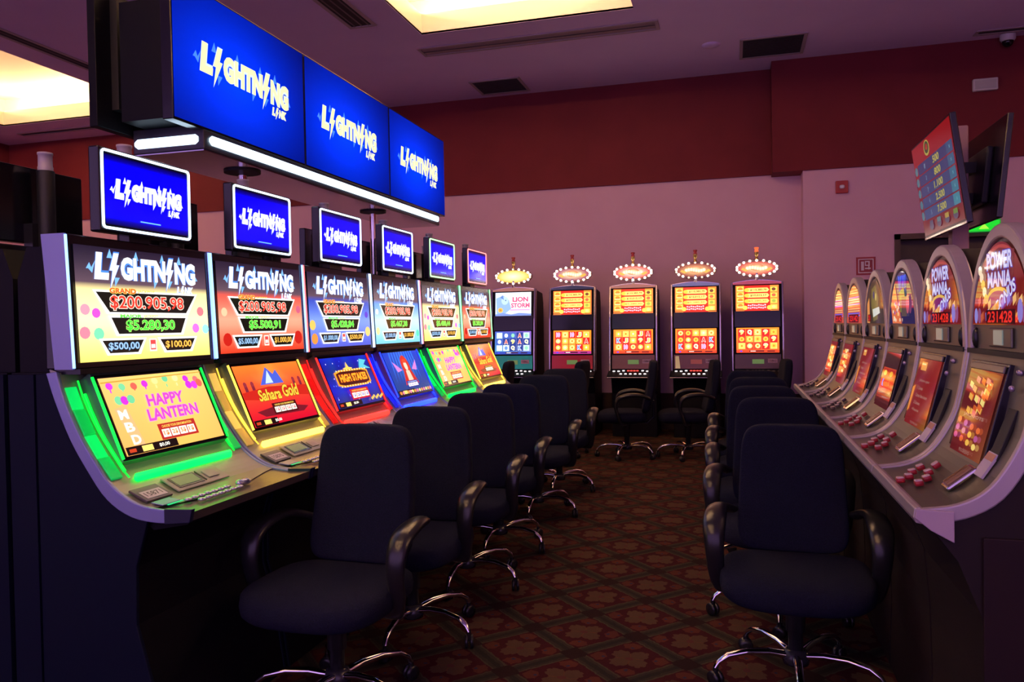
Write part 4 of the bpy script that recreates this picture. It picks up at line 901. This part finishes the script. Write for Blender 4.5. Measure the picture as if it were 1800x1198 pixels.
# screens on the pole behind them
t = thing('display_pole', 'pinkish square post carrying two monitors behind the arched machines', 'post', (1.42, 5.75, 0))
m = MB(); m.box((-.05, -.05, 0), (.05, .05, 2.56)); m.build('post', mat('post_pink', (.45, .26, .26), .6), t, .01)
m = MB(); m.box((-.16, -.06, 2.05), (.13, .06, 2.12)); m.box((-.16, -.06, 2.25), (.13, .06, 2.32)); m.build('bracket', black_matte, t)
def tv(name, label, loc, rz, tilt, W, H, art):
    t = thing(name, label, 'monitor', loc, rz, 'monitors on the post'); t.rotation_euler = (0, 0, rz)
    R = Matrix.Rotation(tilt, 4, 'Y')
    m = MB(); m.box((-.035, -W/2, -H/2), (0, W/2, H/2)); m.build('casing', mat('tv_black', (.008, .007, .012), .25), t, .005, M=R)
    m = MB(); m.box((-.075, -W*.3, -H*.32), (-.035, W*.3, H*.25)); m.build('rear_cover', mat('tv_rear', (.015, .012, .025), .5), t, .01, M=R)
    if art:
        a = Art((.0015, -W/2+.015, H/2-.015), (0, 1, 0), (0, 0, -1), W-.03, H-.04); art(a, W-.03, H-.04); o = a.build('display', t, SCR_TV, SCR_TV); o.data.transform(R)
        m = MB(); m.box((0, -W/2, -H/2), (.003, W/2, -H/2+.012)); m.build('lower_trim', mat('trim_gloss', (.5, .4, .3), .1, .9), t, M=R)
    return t
SCR_TV = screen_mat('screen_light_tv', .48, .2)
def tv_art(a, W, H):
    a.grid(0, 0, W, H, lambda u, v: (190-60*v, 22, 30), 3, 5)
    a.ell(W*.40, H*.10, .07, .05, (220, 205, 90), 20); a.ell(W*.40, H*.095, .055, .038, (60, 90, 50), 20); a.ell(W*.40, H*.09, .03, .02, (205, 60, 40), 16)
    for i, tx in enumerate(('500', '800', '1.100', '2.500', '7.500')):
        y = H*(.21+.128*i); a.quad(W*.10, y, W*.88, H*.112, (22, 70+6*i, 130+6*i)); a.quad(W*.84, y, W*.14, H*.112, (20, 100+16*i, 150+10*i)); a.ell(W*.05, y+H*.055, W*.038, H*.05, (70, 150, 170), 14)
        a.text(tx, W*(.50 if len(tx) < 4 else .45), y+H*.018, W*(.16 if len(tx) < 4 else .22), H*.075, (225, 215, 90), .03, .1); a.text(str(i+1), W*.27, y+H*.03, W*.03, H*.05, (110, 160, 200), .02); a.text('x', W*.90, y+H*.04, W*.03, H*.03, (120, 200, 220), .02)
    for i, c in enumerate(((80, 90, 130), (60, 150, 160), (205, 180, 70), (110, 170, 60))):
        a.ell(W*(.24+.2*i), H*.92, W*.055, H*.045, (70, 80, 120), 14); a.quad(W*(.20+.2*i), H*.86, W*.09, H*.05, c)
tv('wall_monitor', 'tilted monitor with a red and blue prize table above the arched machines', (1.235, 5.50, 2.172), PI, math.radians(8), 1.00, .635, tv_art)
tv('wall_monitor', 'monitor seen dark from behind, right of the prize table monitor', (1.58, 5.80, 2.22), 0, math.radians(6), .98, .62, None)

# ================================================================== CHAIRS
def make_chair():
    t = thing('swivel_chair', 'x', 'chair')
    def sw(x, y, z): return (x, y, z-.10*max(0, x-.12)**1.5*2+.012*(1-(y/.26)**2)*-1)
    m = MB(); m.sell((.045, 0, .415), (.245, .262, .062), .55, .55, 36, 14, sw); m.build('seat', fabric, t)
    def bw(x, y, z):
        k = (z+.25)/.5; return (x+.35*y*y-.09*(k-.25)+.05*math.sin(k*PI)*-.4, y*(1.04-.12*k), z)
    m = MB(); m.sell((-.205, 0, .703), (.042, .202, .250), .32, .38, 40, 22, bw); m.build('backrest', fabric, t)
    m = MB(); m.tube([(-.02, 0, .345), (-.20, 0, .34), (-.262, 0, .40), (-.262, 0, .56)], .022, 10, squash=(1.4, .5)); m.build('back_bracket', black_pl, t)
    m = MB(); m.box((-.10, -.12, .335), (.12, .12, .362)); m.build('seat_plate', black_matte, t, .006)
    for s_ in (-1, 1):
        pts = smooth_curve([(.02, s_*.20, .350), (.05, s_*.250, .358), (.075, s_*.272, .42), (.10, s_*.278, .51), (.085, s_*.280, .585), (.03, s_*.280, .622), (-.07, s_*.276, .635), (-.16, s_*.262, .625), (-.215, s_*.225, .60)], 4)
        n = len(pts); rs = [.020+.009*math.exp(-((i/n-.60)/.22)**2) for i in range(n)]
        m = MB(); m.tube(pts, rs, 12, squash=(.75, 1.45), upv=(0, 1, 0)); m.build('armrest', black_pl, t)
    m = MB(); m.lathe([(.026, .10), (.026, .20), (.034, .20), (.034, .335)], (0, 0, 0), 16); m.build('gas_column', black_matte, t)
    m = MB(); m.lathe([(.0, .072), (.045, .075), (.05, .10), (.040, .125), (.03, .13), (0, .13)], (0, 0, 0), 18); m.build('base_hub', mat('hub_dark', (.03, .03, .035), .25), t)
    m = MB(); m.tube([(.03, -.08, .345), (.06, -.20, .34), (.07, -.24, .335)], .006, 8); m.build('height_lever', black_pl, t)
    for i in range(5):
        q = 2*PI*i/5+.02; c, s = math.cos(q), math.sin(q); prof = [(.035, .108), (.10, .122), (.18, .125), (.25, .112), (.285, .088), (.297, .066)]
        m = MB(); m.tube([(c*a, s*a, z) for a, z in prof], [.017, .016, .0145, .0135, .0125, .011], 10, squash=(1.0, .8)); leg = m.build('leg', chrome, t)
        m = MB(); cx, cy = c*.297, s*.297; qq = q+1.2+i
        for d in (-.011, .011):
            dx, dy = -math.sin(qq)*d, math.cos(qq)*d; w_ = MB(); w_.lathe([(.010, -.007), (.027, -.006), (.0275, 0), (.027, .006), (.010, .007)], (0, 0, 0), 16)
            Mw = Matrix.Translation((cx+dx, cy+dy, .0275)) @ Matrix.Rotation(qq, 4, 'Z') @ Matrix.Rotation(PI/2, 4, 'X'); m.add([Mw @ Vector(v) for v in w_.v], w_.f, True)
        m.tube([(cx, cy, .03), (cx, cy, .068)], .010, 8); m.build('caster', black_pl, leg)
    return t
ch = make_chair()
CH = [(-1.355, 2.47, -PI/2-.02, 'black swivel chair pulled up before the yellow-lit machine, nearest on the left', 'l'),
      (-1.345, 3.12, -PI/2, 'black swivel chair behind the nearest left one, by the red-lit machine', 'l'),
      (-1.345, 3.84, -PI/2-.01, 'third black swivel chair back along the left row', 'l'),
      (-1.365, 4.50, -PI/2-.03, 'fourth black swivel chair back along the left row', 'l'),
      (-1.345, 5.36, -PI/2+.01, 'fifth black swivel chair back along the left row, before the far green-lit machine', 'l'),
      (-1.365, 6.18, -PI/2, 'black swivel chair at the far end of the left row', 'l'),
      (.205, 3.02, -PI/2-.03, 'black swivel chair nearest on the right, its chrome base in full view', 'r'),
      (.18, 3.72, -PI/2-.05, 'black swivel chair directly behind the nearest right chair', 'r'),
      (.16, 4.42, -PI/2+.03, 'third black swivel chair back along the right row', 'r'),
      (.14, 5.15, -PI/2-.04, 'fourth black swivel chair back along the right row', 'r'),
      (.13, 5.90, -PI/2, 'black swivel chair at the far end of the right row', 'r'),
      (-2.50, 7.78, PI+.1, 'chair turned sideways before the blue-white back wall machine', 'b'),
      (-1.72, 7.80, PI-.1, 'chair turned sideways before the red-glassed back wall machine', 'b'),
      (-1.03, 7.80, PI+.12, 'chair turned sideways before the middle back wall machine, chrome base showing', 'b'),
      (-.44, 7.88, PI+.15, 'chair turned sideways before the back wall machine with the yellow card', 'b'),
      (.22, 7.95, PI+.1, 'chair turned sideways before the rightmost back wall machine', 'b')]
CZ = {6: .955, 0: .985}
GR = {'l': 'swivel chairs along the left row', 'r': 'swivel chairs along the right row', 'b': 'swivel chairs before the back wall machines'}
for i, (x, y, rz, lab, g) in enumerate(CH):
    if i == 0: ch.location = (x, y, 0); ch.rotation_euler = (0, 0, rz); ch['label'] = lab; ch['group'] = GR[g]
    else: dup(ch, (x, y, 0), rz, lab, GR[g]).scale = (1, 1, CZ.get(i, 1))
